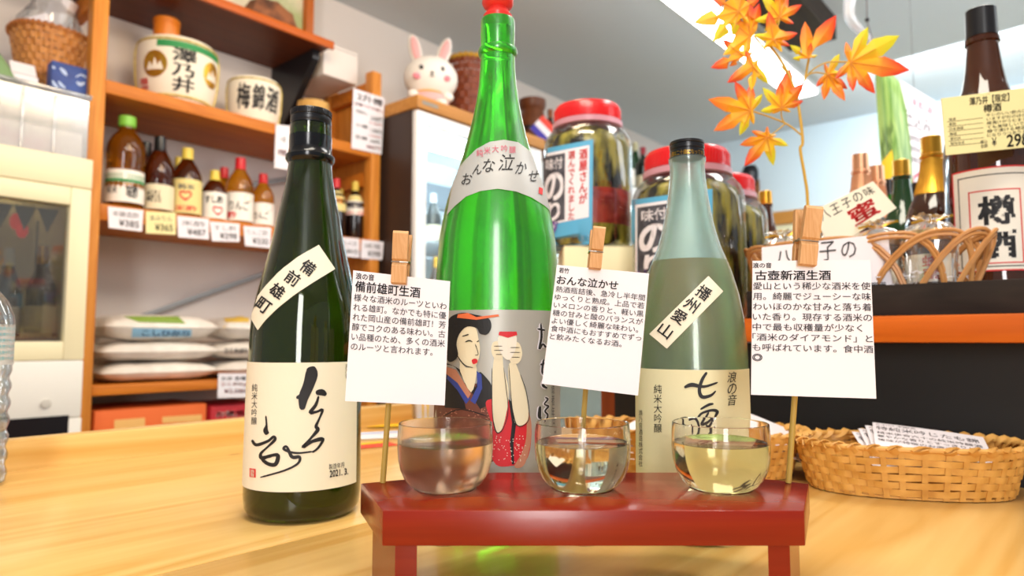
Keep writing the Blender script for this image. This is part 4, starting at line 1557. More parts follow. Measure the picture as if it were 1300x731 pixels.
for k, dx in enumerate((-.100, -.040, .022, .083)):
    q = c + Vector((dx, random.uniform(-.004, .004), .026))
    hj = thing('honey_jar', JL[k], 'jar', q, 0, 'wrapped honey jars in the rattan basket')
    part('jar_glass', G().lathe([(0, 0), (.024, 0), (.027, .004), (.027, .052), (.024, .060), (.0005, .061)], q, 28), M_honey, hj)
    part('lid', G().lathe([(0, .0612), (.0255, .0612), (.0262, .063), (.0262, .0745), (.0245, .0765), (0, .0765)], q, 28), M_gold, hj, label='gold metal lid')
    ph = math.atan2(CAM.y - q.y, CAM.x - q.x)
    lb = part('label', sheet(cyl(q, ph, lambda z: .0270, .010, .044, -70, 70), 14, 1, .0003, .0002), M_paper2, hj)
    g = G()
    txt(g, cyl(q, ph, lambda z: .0270, .012, .042, -20, 20), '蜂\n蜜', off=.0008, bold=.01)
    part('lettering', g, M_red, lb)
    # cellophane gathered above the lid
    rows_ = []
    for r_, z_ in ((.0285, .002), (.0292, .03), (.0295, .06), (.0292, .074), (.022, .081), (.010, .084), (.0048, .087), (.010, .091), (.020, .093)):
        row = []
        for i in range(40):
            a = 2 * math.pi * i / 40
            kx = 1 + (.05 if z_ < .08 else .40) * noise.noise(Vector((math.cos(a) * 3, math.sin(a) * 3, z_ * 40 + k * 7)))
            row.append(q + Vector((r_ * kx * math.cos(a), r_ * kx * math.sin(a), z_ + (.006 * noise.noise(Vector((a * 3, k, z_ * 30))) if z_ > .08 else 0))))
        rows_.append(row)
    g = G()
    vs = [p for r_ in rows_ for p in r_]
    g.add(vs, [(i * 40 + j, i * 40 + (j + 1) % 40, (i + 1) * 40 + (j + 1) % 40, (i + 1) * 40 + j) for i in range(len(rows_) - 1) for j in range(40)])
    part('cellophane', g, M_cell, hj, smooth=False, label='crumpled clear cellophane')
    tie = [q + Vector((.0055 * math.cos(a), .0055 * math.sin(a), .0868)) for a in [2 * math.pi * i / 12 for i in range(12)]]
    g = G().tube(tie, .0011, 5, True)
    for s_ in (-1, 1):
        g.tube([q + CR * (.005 * s_) - CF * .003 + Vector((0, 0, .0868)), q + CR * (.014 * s_) - CF * .008 + Vector((0, 0, .089 + .002 * s_)), q + CR * (.026 * s_) - CF * .006 + Vector((0, 0, .089 + .005 * s_))], .001, 5, flat=(.0017, .0005))
    part('gold_tie', g, M_gold, hj, label='gold twist tie')

# signs by the basket
ds = .842
t = thing('basket_sign', 'white handwritten sign leaning on the dark tray below the rattan basket', 'sign', at(1050, 398, ds), TH)
f = quad(facing(1050, 350, ds), (967, 314), (1127, 296), (1135, 399), (967, 399))
part('paper', sheet(f, 1, 1, .0010, 0), M_paper, t, smooth=False)
g = G()
txt(g, f, '八', .10, .08, .24, .31, off=.0016)
txt(g, f, '王', .28, .07, .42, .29, off=.0016)
txt(g, f, '子', .45, .02, .58, .28, off=.0016)
txt(g, f, 'の', .62, .05, .74, .26, off=.0016)
txt(g, f, '円', .80, .62, .95, .90, bold=.01, off=.0016)
for y in (.60, .90):
    g.add([f(*p, .0016) for p in ((.70, y), (.95, y), (.95, y + .012), (.70, y + .012))], [(0, 1, 2, 3)])
part('handwriting', g, M_ink, t, smooth=False)
ds = .905
t = thing('basket_sign', 'small tilted card sign with red writing stuck among the wrapped jars', 'sign', at(1080, 300, ds), TH)
f = quad(facing(1085, 265, ds), (1032, 268), (1108, 230), (1138, 264), (1054, 318))
part('paper', sheet(f, 1, 1, .0008, 0), M_paper2, t, smooth=False)
g = G()
for i, ch in enumerate('八王子の味'):
    txt(g, f, ch, .06 + .18 * i, .07, .20 + .18 * i, .32, off=.0013)
part('handwriting', g, M_ink, t, smooth=False)
g = G()
txt(g, f, '蜜', .42, .36, .82, .86, bold=.02, off=.0013)
part('red_handwriting', g, M_red, t, smooth=False)
part('sign_stick', G().tube([f(.5, .8, -.002), Vector((f(.5, .8).x, f(.5, .8).y, c.z + .004)) + CF * .003], .0012, 6), M_bamboo, t)

# ------------------------------------------------------------------ artificial maple branch
dm = .86
M_leaf = mat('maple leaf cloth', '#f5b21c', .5, attr='tint')
M_stem = mat('maple stem', '#c2972c', .5)
YEL, ORA, RED, LIM = lin('#f2b41a'), lin('#e8701e'), lin('#d92a12'), lin('#cfc81e')
t = thing('maple_branch', 'artificial maple branch with red and yellow autumn leaves standing behind the third card', 'plant', at(1026, 330, dm), 0)
base_ = Vector((at(1026, 340, dm).x, at(1026, 340, dm).y, BZ + .0062))
P_ = lambda x, y, o=0: at(x, y, dm + o)
st = G()
main = [base_, P_(1025.5, 262), P_(1022, 226), P_(1016, 190), P_(1019, 181), P_(1016, 150), P_(1011, 123), P_(1001, 94), P_(989, 74), P_(977, 57)]
st.tube(smooth_line(main, 4), [.0021] * 8 + [.0018] * 29 if False else .0019, 7)
for pts, r_ in (([(1001, 94), (978, 70), (957, 46)], .0012), ([(977, 57), (965, 60), (950, 62)], .0009), ([(977, 57), (985, 40), (990, 25)], .0009), ([(1011, 123), (1021, 103), (1025, 84), (1027, 74)], .0014), ([(1022, 100), (1034, 87), (1052, 79), (1078, 79)], .0011),
                ([(1023, 96), (1035, 92), (1050, 94)], .0009), ([(1018, 172), (1000, 158), (976, 148), (955, 141)], .0011), ([(996, 156), (992, 148), (992, 138)], .0009), ([(997, 157), (986, 166), (977, 172)], .0009), ([(985, 78), (972, 82), (962, 84)], .0008)):
    st.tube(smooth_line([P_(x, y) for x, y in pts], 4), r_, 6)
part('stem', st, M_stem, t)
tag = G().add([P_(1003, 163), P_(1015, 171), P_(1019, 170), P_(1006, 160)], [(0, 1, 2, 3)])
LEAVES = [  # centre, tips (x, y, colour)
    ((938, 14), [(880, 29, 'Y'), (905, 53, 'L'), (930, 46, 'L'), (951, 30, 'Y'), (966, -4, 'R'), (945, -26, 'R'), (902, -6, 'R')]),
    ((952, 46), [(920, 17, 'R'), (950, -3, 'R'), (964, 4, 'R'), (962, 30, 'Y'), (945, 74, 'Y'), (918, 70, 'Y')]),
    ((990, 22), [(958, 26, 'L'), (967, -8, 'L'), (990, -20, 'R'), (1000, -8, 'R'), (1018, 6, 'R'), (1008, 30, 'R'), (970, 40, 'L')]),
    ((982, 50), [(957, 44, 'L'), (976, 14, 'R'), (1013, 42, 'R'), (1003, 58, 'R'), (993, 66, 'Y'), (968, 62, 'Y')]),
    ((944, 72), [(917, 50, 'R'), (902, 86, 'R'), (926, 84, 'O'), (934, 60, 'Y'), (957, 66, 'Y')]),
    ((956, 84), [(923, 105, 'R'), (946, 64, 'R'), (964, 74, 'Y'), (976, 106, 'L'), (954, 115, 'Y'), (964, 92, 'Y')]),
    ((1026, 74), [(1003, 57, 'L'), (1006, 74, 'L'), (1022, 27, 'O'), (1062, 19, 'R'), (1030, 54, 'R'), (1038, 70, 'L')]),
    ((1080, 79), [(1061, 100, 'R'), (1074, 53, 'O'), (1102, 34, 'L'), (1142, 45, 'L'), (1155, 89, 'R'), (1111, 119, 'R'), (1083, 116, 'R')]),
    ((1051, 94), [(1036, 110, 'R'), (1047, 80, 'O'), (1066, 68, 'L'), (1070, 92, 'L'), (1076, 113, 'R'), (1073, 128, 'O'), (1046, 127, 'O')]),
    ((953, 140), [(899, 126, 'O'), (933, 103, 'R'), (953, 106, 'R'), (968, 119, 'L'), (957, 158, 'Y'), (939, 172, 'L'), (906, 166, 'O')]),
    ((992, 137), [(968, 111, 'L'), (990, 103, 'R'), (1003, 86, 'R'), (1021, 105, 'R'), (1020, 128, 'R'), (1004, 142, 'Y'), (980, 144, 'Y'), (965, 141, 'L')]),
    ((974, 174), [(939, 184, 'O'), (954, 166, 'O'), (974, 160, 'O'), (986, 171, 'Y'), (1001, 185, 'L'), (982, 210, 'L'), (945, 211, 'R')]),
]
CC = {'Y': YEL, 'O': ORA, 'R': RED, 'L': LIM}
random.seed(5)
for (cx, cy), tips in LEAVES:
    base_d = random.uniform(-.012, .012)
    V, Fc, Cc = [], [], []

    def vtx(x, y, o, c_):
        V.append(at(x, y, dm + base_d + o))
        Cc.append(c_)
        return len(V) - 1
    mixc = lambda a, b, s_: tuple(a[i] * (1 - s_) + b[i] * s_ for i in range(3))
    c0 = vtx(cx, cy, 0, mixc(YEL, ORA, .25))
    n = len(tips)
    notch = []
    for i in range(n):
        a, b = tips[i], tips[(i + 1) % n]
        va, vb = Vector((a[0] - cx, a[1] - cy)), Vector((b[0] - cx, b[1] - cy))
        m_ = (va.normalized() + vb.normalized())
        ang = va.angle(vb)
        m_ = m_.normalized() if m_.length > .05 else Vector((-va.y, va.x)).normalized()
        if ang > 1.9:
            rr = 3.0
        else:
            rr = .36 * min(va.length, vb.length) + .05 * (va.length + vb.length)
        notch.append(vtx(cx + m_.x * rr, cy + m_.y * rr, .0012, mixc(YEL, mixc(CC[a[2]], CC[b[2]], .5), .15)))
    for i in range(n):
        x, y, k = tips[i]
        v_ = Vector((x - cx, y - cy))
        L_ = v_.length
        sd = Vector((-v_.y, v_.x)).normalized()
        bend = random.uniform(-.010, .010) * L_ / 50
        mid = vtx(cx + v_.x * .52, cy + v_.y * .52, -.0016 + bend * .3, mixc(YEL, CC[k], .5))
        wv = L_ * .175
        l1 = vtx(cx + v_.x * .55 - sd.x * wv, cy + v_.y * .55 - sd.y * wv, .0012 + bend * .35, mixc(YEL, CC[k], .75))
        r1 = vtx(cx + v_.x * .55 + sd.x * wv, cy + v_.y * .55 + sd.y * wv, .0012 + bend * .35, mixc(YEL, CC[k], .75))
        l2 = vtx(cx + v_.x * .80 - sd.x * wv * .62, cy + v_.y * .80 - sd.y * wv * .62, .0006 + bend * .7, mixc(YEL, CC[k], 1))
        r2 = vtx(cx + v_.x * .80 + sd.x * wv * .62, cy + v_.y * .80 + sd.y * wv * .62, .0006 + bend * .7, mixc(YEL, CC[k], 1))
        tp = vtx(x, y, bend, CC[k])
        pn, nn = notch[i - 1], notch[i]
        # which notch lies on which side of the lobe
        Fc += [(c0, pn, mid), (pn, l1, mid), (c0, mid, nn), (nn, mid, r1), (l1, l2, mid), (mid, r2, r1), (l2, tp, mid), (mid, tp, r2)]
    k = len(V)
    allv = V + [p + CF * .0004 for p in V]
    g = G().add(allv, Fc + [tuple(i + k for i in f_[::-1]) for f_ in Fc])
    g.c = Cc + Cc
    lf = part('leaf', g, M_leaf, t, smooth=False)
    vn = G()
    for x, y, k_ in tips:
        vn.tube([at(cx, cy, dm + base_d - .0022), at(cx + (x - cx) * .4, cy + (y - cy) * .4, dm + base_d - .0030), at(cx + (x - cx) * .72, cy + (y - cy) * .72, dm + base_d - .0022)], [.0006, .0005, .0003], 4)
    part('vein', vn, mat('leaf vein', '#d98a2a', .5), lf, kind='stuff')

# ------------------------------------------------------------------ hanging banner and notice beyond the bar
db = 1.75
M_bamboo_print = wood('bamboo grove print', '#4f7f26', '#a3c06a', 'z', 1.6, .35, .4)
t = thing('hanging_banner', 'curved glossy green banner printed with bamboo hanging from the ceiling', 'banner', at(1135, 140, db), TH)
ed = [(1111, 92), (1113, 130), (1116, 180), (1121, 236), (1122, 262)]
er = [(1128, 88), (1143, 105), (1151, 140), (1157, 190), (1160, 262)]


def ban(x, y, off=0.0):
    k = min(int(y * 4), 3)
    s_ = y * 4 - k
    a = [ed[k][i] * (1 - s_) + ed[k + 1][i] * s_ for i in (0, 1)]
    b = [er[k][i] * (1 - s_) + er[k + 1][i] * s_ for i in (0, 1)]
    return at(a[0] * (1 - x) + b[0] * x, a[1] * (1 - x) + b[1] * x, db + .05 * (x - .5) ** 2 + off)


lo = part('banner_sheet', sheet(ban, 8, 16, .001), M_bamboo_print, t)
part('yellow_strip', sheet(sub(ban, .02, .62, .40, 1), 4, 6, .0006, -.0016), mat('yellow print', '#f2c51e', .6), lo)
g = G()
random.seed(9)
for k in range(26):
    x, y = random.uniform(.05, .5), random.uniform(.42, .62)
    g.add([ban(x, y, -.0012), ban(x + .05, y + .06, -.0012), ban(x + .02, y + .10, -.0012)], [(0, 1, 2)])
part('leaf_print', g, mat('dark leaf print', '#4d6b2c', .5), lo, smooth=False)
top = ban(.5, 0)
part('cord', G().tube([top, at(1101, 28, db), at(1099, -40, db), Vector((at(1099, -40, db).x, at(1099, -40, db).y, ZC - .0005))], .0016, 6), M_ink_g, t)
part('hook', G().lathe([(0, 0), (.005, .002), (.006, .008), (.0, .014)], at(1101, 28, db), 12), M_black, t)
part('plastic_sleeve', G().tube(smooth_line([at(1083, -30, db + .02), at(1078, 18, db + .02), at(1093, 40, db + .02), at(1113, 62, db + .02), at(1120, 92, db + .01)], 5), [.016 - .0005 * k for k in range(21)], 8), film('milky plastic', (.97, .98, 1), .08, .2, .35), t)
dn_ = 2.05
t = thing('notice', 'white paper notice with pink and black writing behind the green banner', 'notice', at(1160, 190, dn_), TH)
f = quad(facing(1165, 190, dn_), (1143, 102), (1186, 128), (1180, 262), (1148, 262))
part('paper', sheet(f, 4, 4, .001), M_paper, t)
g, gk = G(), G()
txt(gk, f, '新酒入荷', .35, .08, .95, .15, off=.002)
txt(gk, f, 'の', .3, .70, .8, .95, off=.002)
txt(g, f, '仕込み', .10, .20, .92, .34, off=.002)
for k in range(3):
    txt(g, f, '季節限定の生酒', .15, .40 + .09 * k, .92, .45 + .09 * k, off=.002)
part('lettering', g, M_ink_g, t)
part('pink_lettering', gk, M_pink, t)
part('hanging_thread', G().tube([f(.4, .02), Vector((f(.4, .02).x, f(.4, .02).y, ZC - .0005))], .0008, 5), M_ink_g, t)

# ------------------------------------------------------------------ pine shelving against the long wall
SX, SB = -2.30, -2.66
Z1, Z2, Z3, Z4 = 1.862, 1.473, .918, .62
t = thing('shelving_unit', 'pine shelving with mini casks, sauce bottles and rice bags along the wall', 'shelf', (-2.48, 1.24, 0))
part('post', G().box((SX - .05, .693, 0), (SX, .737, 2.20), bev=.003), M_pine_v, t)
part('post', G().box((SB, .693, 0), (SB + .045, .737, 2.20), bev=.003), M_pine_v, t)
part('post', G().box((SX - .05, 1.752, 0), (SX, 1.80, 2.20), bev=.003), M_pine_v, t)
part('post', G().box((SB, 1.752, 0), (SB + .045, 1.80, 2.20), bev=.003), M_pine_v, t)
for zr in (2.13, 1.74, 1.25):
    part('rail', G().box((SB + .046, 1.758, zr - .03), (SX - .051, 1.79, zr + .03), bev=.002), M_pine, t)
    part('rail', G().box((SB + .046, .70, zr - .03), (SX - .051, .73, zr + .03), bev=.002), M_pine, t)
part('side_panel', G().box((SB + .05, 1.7905, 1.0), (SX - .055, 1.798, 2.15)), M_pine_v, t)
for z, th in ((Z1, .042), (Z2, .050), (Z3, .030), (Z4, .035)):
    part('shelf_board', G().box((SB + .002, .7375, z - th), (SX - .002, 1.7515, z), bev=.002), M_pine, t)
M_steel = mat('grey brace steel', '#8e8b88', .4, .7)
for za, zb in ((1.43, 1.06), (1.80, 1.50)):
    part('diagonal_brace', G().tube([(SB + .012, 1.72, za), (SB + .012, .80, zb)], .006, 6, flat=(.012, .002)), M_steel, t)

# upper wall shelf with a framed picture case
UZ = 2.23
M_brown = wood('dark brown board', '#6b3312', '#5a280d', 'y', 1.0, .45)
t = thing('wall_shelf', 'dark brown wall shelf with an orange edge above the pine shelving', 'shelf', (-2.5, 1.0, UZ))
part('shelf_board', G().box((XW + .001, .40, UZ), (-2.315, 1.545, UZ + .022)), M_brown, t)
part('front_edge', G().box((-2.3145, .40, UZ - .003), (-2.30, 1.56, UZ + .030), bev=.003), wood('orange edging', '#c7621c', '#b5540f', 'y', 1, .4), t)
part('bracket', G().add([(-2.36, 1.50, UZ - .001), (-2.36, 1.53, UZ - .001), (XW + .001, 1.53, UZ - .001), (XW + .001, 1.50, UZ - .001), (XW + .001, 1.50, UZ - .36), (XW + .001, 1.53, UZ - .36), (XW + .03, 1.50, UZ - .36), (XW + .03, 1.53, UZ - .36), (-2.36, 1.50, UZ - .04), (-2.36, 1.53, UZ - .04)],
     [(0, 1, 2, 3), (3, 2, 5, 4), (4, 5, 7, 6), (6, 7, 9, 8), (8, 9, 1, 0), (0, 3, 4, 6, 8), (1, 9, 7, 5, 2)]), M_black, t, label='black triangular bracket', smooth=False)
t = thing('picture_frame', 'orange framed garden picture standing on the dark brown wall shelf', 'picture', (-2.45, 1.0, UZ + .022))
part('picture', G().box((-2.50, .42, UZ + .05), (-2.49, 1.53, UZ + .60)), mat('garden painting', '#a9b17c', .6, noise_=(6, '#e2d6bc', .42, .62)), t)
fm = wood('orange frame timber', '#c46a26', '#ad5718', 'z', 1.2, .4)
part('frame_side', G().box((-2.51, 1.53, UZ + .0225), (-2.46, 1.565, UZ + .60), bev=.003), fm, t)
part('frame_side', G().box((-2.51, .40, UZ + .0225), (-2.46, .419, UZ + .60), bev=.003), fm, t)
part('frame_rail', G().box((-2.51, .42, UZ + .0225), (-2.46, 1.529, UZ + .049), bev=.003), mat('dark frame', '#20160f', .5), t)
part('tree_trunk_print', G().box((-2.4899, 1.06, UZ + .055), (-2.488, 1.12, UZ + .35)), mat('trunk print', '#a57a55', .6), t)
g = G().lathe([(0, 0), (.10, 0), (.115, .03), (.09, .08), (.04, .11), (0, .115)], (0, 0, 0), 20)
g.v = [Vector((p.x * .42, p.y * 1.0, p.z)) * (1 + .15 * noise.noise(p * 18)) for p in g.v]
g.xform(Matrix.Translation((-2.40, 1.34, UZ + .0335)))
solo('ornamental_stone', g, mat('brown stone', '#9a5f3c', .8, noise_=(14, '#5c3a2a', .4, .6)), 'rounded brown ornamental stone before the garden picture', 'stone')
# white wall-mounted box
t = thing('wall_box', 'plain white box fixed to the wall beside the dark brown shelf', 'box', (-2.54, 1.67, 2.158))
part('housing', G().box((XW + .001, 1.576, 2.158), (-2.40, 1.748, 2.30), bev=.004), mat('white box', '#e6dcd4', .6), t)
part('lid_seam', G().box((-2.3998, 1.585, 2.285), (-2.3985, 1.74, 2.288)), mat('grey seam', '#b9afa8', .6), t)

# mini casks
M_straw = mat('straw rope', '#d6c27a', .7, noise_=(80, '#b89f55', .4, .6))
M_cask = mat('cask wrapping', '#ece2cf', .7)


def cask(label, px, y0, y1, wpx, gold, xq=-2.455):
    q = on_x(px, y1, xq)
    q.z = Z1 + .0004
    d = fwd(q)
    H = at(px, y0, d).z - q.z
    r = wpx / 2 / F * d
    t = thing('mini_cask', label, 'cask', q, 0, 'small straw-corded sake casks')
    pr = [(0, 0), (r * .78, 0), (r * .86, H * .05), (r * .96, H * .35), (r, H * .72), (r * .98, H * .90), (r * .93, H * .96), (r * .90, H), (0, H * .99)]
    part('wrapped_body', G().lathe(pr, q, 44), M_cask, t)
    rf = radius_fn(pr[1:-1])
    phi = math.atan2(CAM.y - q.y, CAM.x - q.x)
    for z in (.10, .93):
        part('rope_ring', G().tube([q + Vector(((rf(z * H) + .002) * math.cos(a), (rf(z * H) + .002) * math.sin(a), z * H)) for a in [2 * math.pi * k / 44 for k in range(44)]], r * .035, 6, True), M_straw, t)
    for a0 in (-82, 82, 180):
        a = phi + R(a0)
        part('rope_cord', G().tube([q + Vector(((rf(z * H) + .003) * math.cos(a), (rf(z * H) + .003) * math.sin(a), z * H)) for z in (.02, .2, .4, .6, .8, .95)], r * .03, 6), M_straw, t)
    mp = lambda a0, a1, z0, z1: cyl(q, phi, rf, z0 * H, z1 * H, a0, a1)
    return t, mp, q, r, H


t, mp, kq, kr, kh = cask('larger mini cask with gold crests and a green top band', 224, 62, 130, 97, True)
part('green_band', sheet(mp(-30, 80, .80, .90), 16, 1, .0004, .001), mat('green print', '#2f8a4c', .6), t)
for a0, a1 in ((-52, -14), (38, 74)):
    f = mp(a0, a1, .34, .74)
    g = G()
    blob(g, f, [(.5 + .5 * math.cos(a), .5 + .5 * math.sin(a)) for a in [2 * math.pi * k / 20 for k in range(20)]], .0012, .3)
    cr = part('gold_crest', g, M_gold, t, smooth=False)
    g = G()
    blob(g, f, [(.16, .72), (.30, .40), (.42, .58), (.52, .26), (.64, .56), (.74, .38), (.86, .72)], .002, .3)
    part('crest_mark', g, M_cask, cr, smooth=False)
g = G()
txt(g, mp(-8, 26, .16, .80), vertical('澤乃井'), off=.0015, bold=.02)
part('lettering', g, M_ink, t)
g = G()
txt(g, mp(-62, -44, .14, .34), '限\n定', off=.0015, bold=.02)
part('red_lettering', g, M_red, t)
t2, mp, q2_, r2, h2 = cask('smaller mini cask with black brush writing beside the larger cask', 322, 106, 152, 66, False)
g = G()
for ch, a0, a1 in (('梅', -38, -8), ('錦', -4, 22), ('酒', 26, 60)):
    txt(g, mp(a0, a1, .30, .82), ch, off=.0015, bold=.025, shear=.1)
part('lettering', g, M_ink, t2)
# orange cup on the larger cask
q = kq + Vector((.0, 0, kh + .0006)) + CR * (-.045)
t = thing('orange_cup', 'orange lidded cup standing on the larger mini cask', 'cup', q)
part('cup_body', G().lathe([(0, 0), (.040, 0), (.043, .01), (.043, .085), (0, .085)], q, 28), mat('orange ceramic', '#d9791f', .4), t)
part('lid', G().lathe([(0, .0852), (.045, .0852), (.045, .100), (.040, .106), (0, .107)], q, 28), mat('orange ceramic', '#d9791f', .4), t)
q, H, r = stand(397, 172, 131, 40, x=-2.42, z=Z1 + .0004)
t = thing('wooden_tub', 'small round wooden tub behind the black-green bottle\'s cap', 'tub', q)
part('tub_wall', G().lathe([(0, 0), (r * .95, 0), (r, H * .1), (r, H * .98), (r * .9, H), (0, H * .985)], q, 30), wood('tub wood', '#d9ad66', '#c99a50', 'z', 2, .6), t)
part('hoop', G().lathe([(r * 1.0, H * .3), (r * 1.02, H * .3), (r * 1.02, H * .36), (r * 1.0, H * .36)], q, 30, True), M_straw, t)
part('burnt_mark', G().lathe([(0, H * 1.004), (r * .25, H * 1.004), (0, H * 1.01)], q, 16), mat('burnt mark', '#6d4a22', .7), t)

# sauce and vinegar bottles on the middle shelf
M_vin = mat('amber vinegar', '#a3600f', .05, trans=.85, coat=.4, ior=1.3)
M_vin2 = mat('deep amber mirin', '#6b2c0a', .05, trans=.75, coat=.4, ior=1.3)
M_vin3 = mat('golden vinegar', '#d08a1c', .05, trans=.85, coat=.4, ior=1.3)
M_soy = mat('soy sauce', '#1c0f0b', .1, coat=.5)
C_g, C_y, C_r = mat('green cap', '#7fc043', .4), mat('yellow cap', '#ddc14e', .4), mat('red cap', '#c8222c', .35)
L_w, L_y, L_b = mat('white label', '#efe9df', .55), mat('straw label', '#e3d089', .55), mat('buff label', '#e5d7b5', .55)
G_grn = mat('green print', '#2f8a4c', .6)
for lab, px, yb, yt, wpx, xq, shp, gm, cm, cz_, labels, prints in (
    ('tallest amber bottle with a green cap, at the post end of the sauce row', 157, 265, 149, 46, -2.375, PET, M_vin, C_g, .885, ((.06, .40, L_w, 78), (.27, .36, G_grn, 79)), (('味酢', .10, .24, 5, 40, M_ink, .03), ('純米', .14, .22, -55, -20, M_ink, .01))),
    ('amber bottle with a black cap half behind its taller twin', 183, 258, 181, 34, -2.50, SAUCE, M_vin2, M_black, .80, ((.05, .40, L_b, 78),), ()),
    ('amber bottle with a tall black cap and buff label', 200, 268, 174, 38, -2.385, SAUCE, M_vin2, M_black, .80, ((.05, .36, L_b, 78),), (('本みりん', .12, .30, -40, 10, M_ink, .03),)),
    ('small-capped brown bottle behind the yellow-labelled bottle', 226, 262, 200, 32, -2.51, SAUCE, M_vin2, C_y, .84, ((.05, .45, L_y, 78),), ()),
    ('brown bottle with a yellow cap and yellow label marked in red', 235.5, 274, 189, 38, -2.385, SAUCE, M_vin2, C_y, .84, ((.05, .53, L_y, 78),), (('♥', .22, .36, -25, 20, M_red, .05), ('純米', .38, .46, -30, 30, M_ink_g, .02), ('米酢', .08, .16, -40, 40, M_red, .02))),
    ('short bottle with a yellow cap and white label marked in red', 271, 279, 217, 32, -2.385, SAUCE, M_vin2, C_y, .80, ((.05, .55, L_w, 78),), (('♥', .10, .28, -5, 40, M_red, .05), ('すし酢', .33, .48, -40, 40, M_ink, .03))),
    ('red-capped bottle standing behind the short yellow-capped bottle', 283, 272, 213, 28, -2.51, SAUCE, M_vin3, C_r, .82, ((.05, .42, L_w, 78),), ()),
    ('golden bottle with a red cap and a round white label', 303, 286, 201, 35, -2.385, SAUCE, M_vin3, C_r, .82, ((.05, .46, L_w, 78),), (('りんご', .20, .34, -40, 40, M_ink, .02), ('酢', .08, .18, -50, -10, M_red, .03), ('●', .33, .44, 20, 55, mat('orange print', '#e8912c', .6), .0))),
    ('shorter golden bottle with a red cap at the sign end of the row', 332.5, 291, 221, 29, -2.385, SAUCE, M_vin3, C_r, .82, ((.05, .44, L_w, 78),), (('りんご', .14, .28, -40, 30, M_ink, .02), ('●', .30, .42, 15, 55, M_red, .0))),
    ('dark soy sauce bottle with a red cap beside the yellow-capped one', 426, 302, 227, 26, -2.392, SAUCE, M_soy, C_r, .84, ((.44, .78, L_y, 78),), (('丸大豆', .55, .68, -40, 40, mat('orange print', '#e8912c', .6), .02),)),
    ('dark soy sauce bottle with a yellow cap beside the shelf\'s end post', 450, 306, 231, 25, -2.392, SAUCE, M_soy, C_y, .84, ((.42, .76, L_w, 78), (.66, .76, L_y, 79), (.42, .48, M_red, 79)), (('減塩', .52, .64, -40, 40, M_ink_g, .02),)),
    ('dark soy sauce bottle peeping out behind the red-capped one', 412, 296, 236, 22, -2.47, SAUCE, M_soy, C_r, .84, ((.44, .78, L_y, 78),), ()),
    ('dark soy sauce bottle peeping out behind the yellow-capped one', 431, 300, 240, 22, -2.47, SAUCE, M_soy, C_y, .84, ((.44, .78, L_w, 78),), ()),
):
    q, H, r = stand(px, yb, yt, wpx, x=xq, z=Z2 + .0004)
    bottle('sauce_bottle', lab, q, H, r, shp, gm, cm, cz_, labels, prints, 'seasoning bottles on the middle shelf', n=24)

# shelf price tags, hung over the board's front edge
PX = Plane((SX + .0016, 0, 0), (1, 0, 0))
TAGS = [('under the green-capped bottle', ((137, 262), (182, 267), (180, 294), (138, 289)), M_paper), ('yellow, under the black-capped bottle', ((185, 268), (223, 270), (223, 298), (185, 296)), M_paper_y), ('under the yellow-labelled bottle', ((225, 274), (265, 278), (265, 304), (226, 301)), M_paper),
        ('under the short yellow-capped bottle', ((266, 281), (304, 284), (304, 307), (269, 306)), M_paper), ('at the sign end of the sauce row', ((309, 287), (344, 289), (343, 315), (311, 312)), M_paper), ('under the red-capped soy sauce', ((432, 301), (456, 303), (456, 327), (432, 325)), M_paper), ('under the yellow-capped soy sauce', ((459, 304), (487, 307), (485, 330), (458, 328)), M_paper)]
for i, (lab, qd, m) in enumerate(TAGS):
    t = thing('price_tag', 'small shelf price tag ' + lab, 'price tag', PX.pt(qd[0][0], qd[0][1]), 0, 'price tags on the middle shelf\'s edge')
    f = quad(PX, *qd)
    part('tag_paper', sheet(f, 1, 1, .0012), m, t, smooth=False)
    g = G()
    txt(g, f, ('本醸造酢', '本みりん', '米酢', 'すし酢', 'りんご酢', '丸大豆', '減塩')[i], .12, .16, .88, .42, off=.0018)
    txt(g, f, ('¥385', '¥365', '¥487', '¥298', '¥330', '¥410', '¥398')[i], .3, .54, .9, .86, off=.0018, bold=.01)
    part('lettering', g, M_ink_g, t)
for lab, qd, rows_ in (('narrow white price sign on the top shelf behind the black cap', ((350, 158), (368, 160), (367, 216), (348, 213)), (('一本', .3, .25, .7, .40, 'k'), ('¥980', .2, .55, .8, .7, 'r'))),
                       ('tall white price sign with red and black prices by the shelf\'s end post', ((448.5, 112), (488, 125), (484, 196), (446, 188)), (('2升樽', .12, .04, .95, .17, 'k'), ('店頭でのお渡し', .05, .21, .98, .27, 'r'), ('空瓶なし', .1, .33, .5, .39, 'k'), ('2,600円', .58, .36, .96, .45, 'k'), ('3,100円', .55, .47, .95, .52, 'r'), ('小樽', .1, .56, .5, .62, 'k'), ('1,200円', .58, .58, .96, .66, 'k'), ('1,500円', .55, .69, .95, .74, 'r'), ('豆樽', .1, .76, .5, .82, 'k'), ('640円', .6, .77, .92, .84, 'k'), ('880円', .5, .88, .95, .95, 'r'))),
                       ('white price tag with red writing below the rice bags', ((277, 474), (316, 474), (316, 504), (276, 505)), (('お米 各種', .1, .12, .9, .28, 'k'), ('ひとめ5kg', .1, .36, .9, .54, 'r'), ('¥2,080', .2, .64, .9, .84, 'r')))):
    t = thing('price_sign', lab, 'sign', PX.pt(qd[0][0], qd[0][1]))
    f = quad(PX, *qd)
    part('sign_board', sheet(f, 1, 1, .0015, .0003), M_paper, t, smooth=False)
    gk, gr = G(), G()
    for s_, a, b, c_, d_, k_ in rows_:
        txt(gk if k_ == 'k' else gr, f, s_, a, b, c_, d_, off=.0024, bold=.012)
    part('lettering', gk, M_ink, t)
    part('red_lettering', gr, M_red, t)

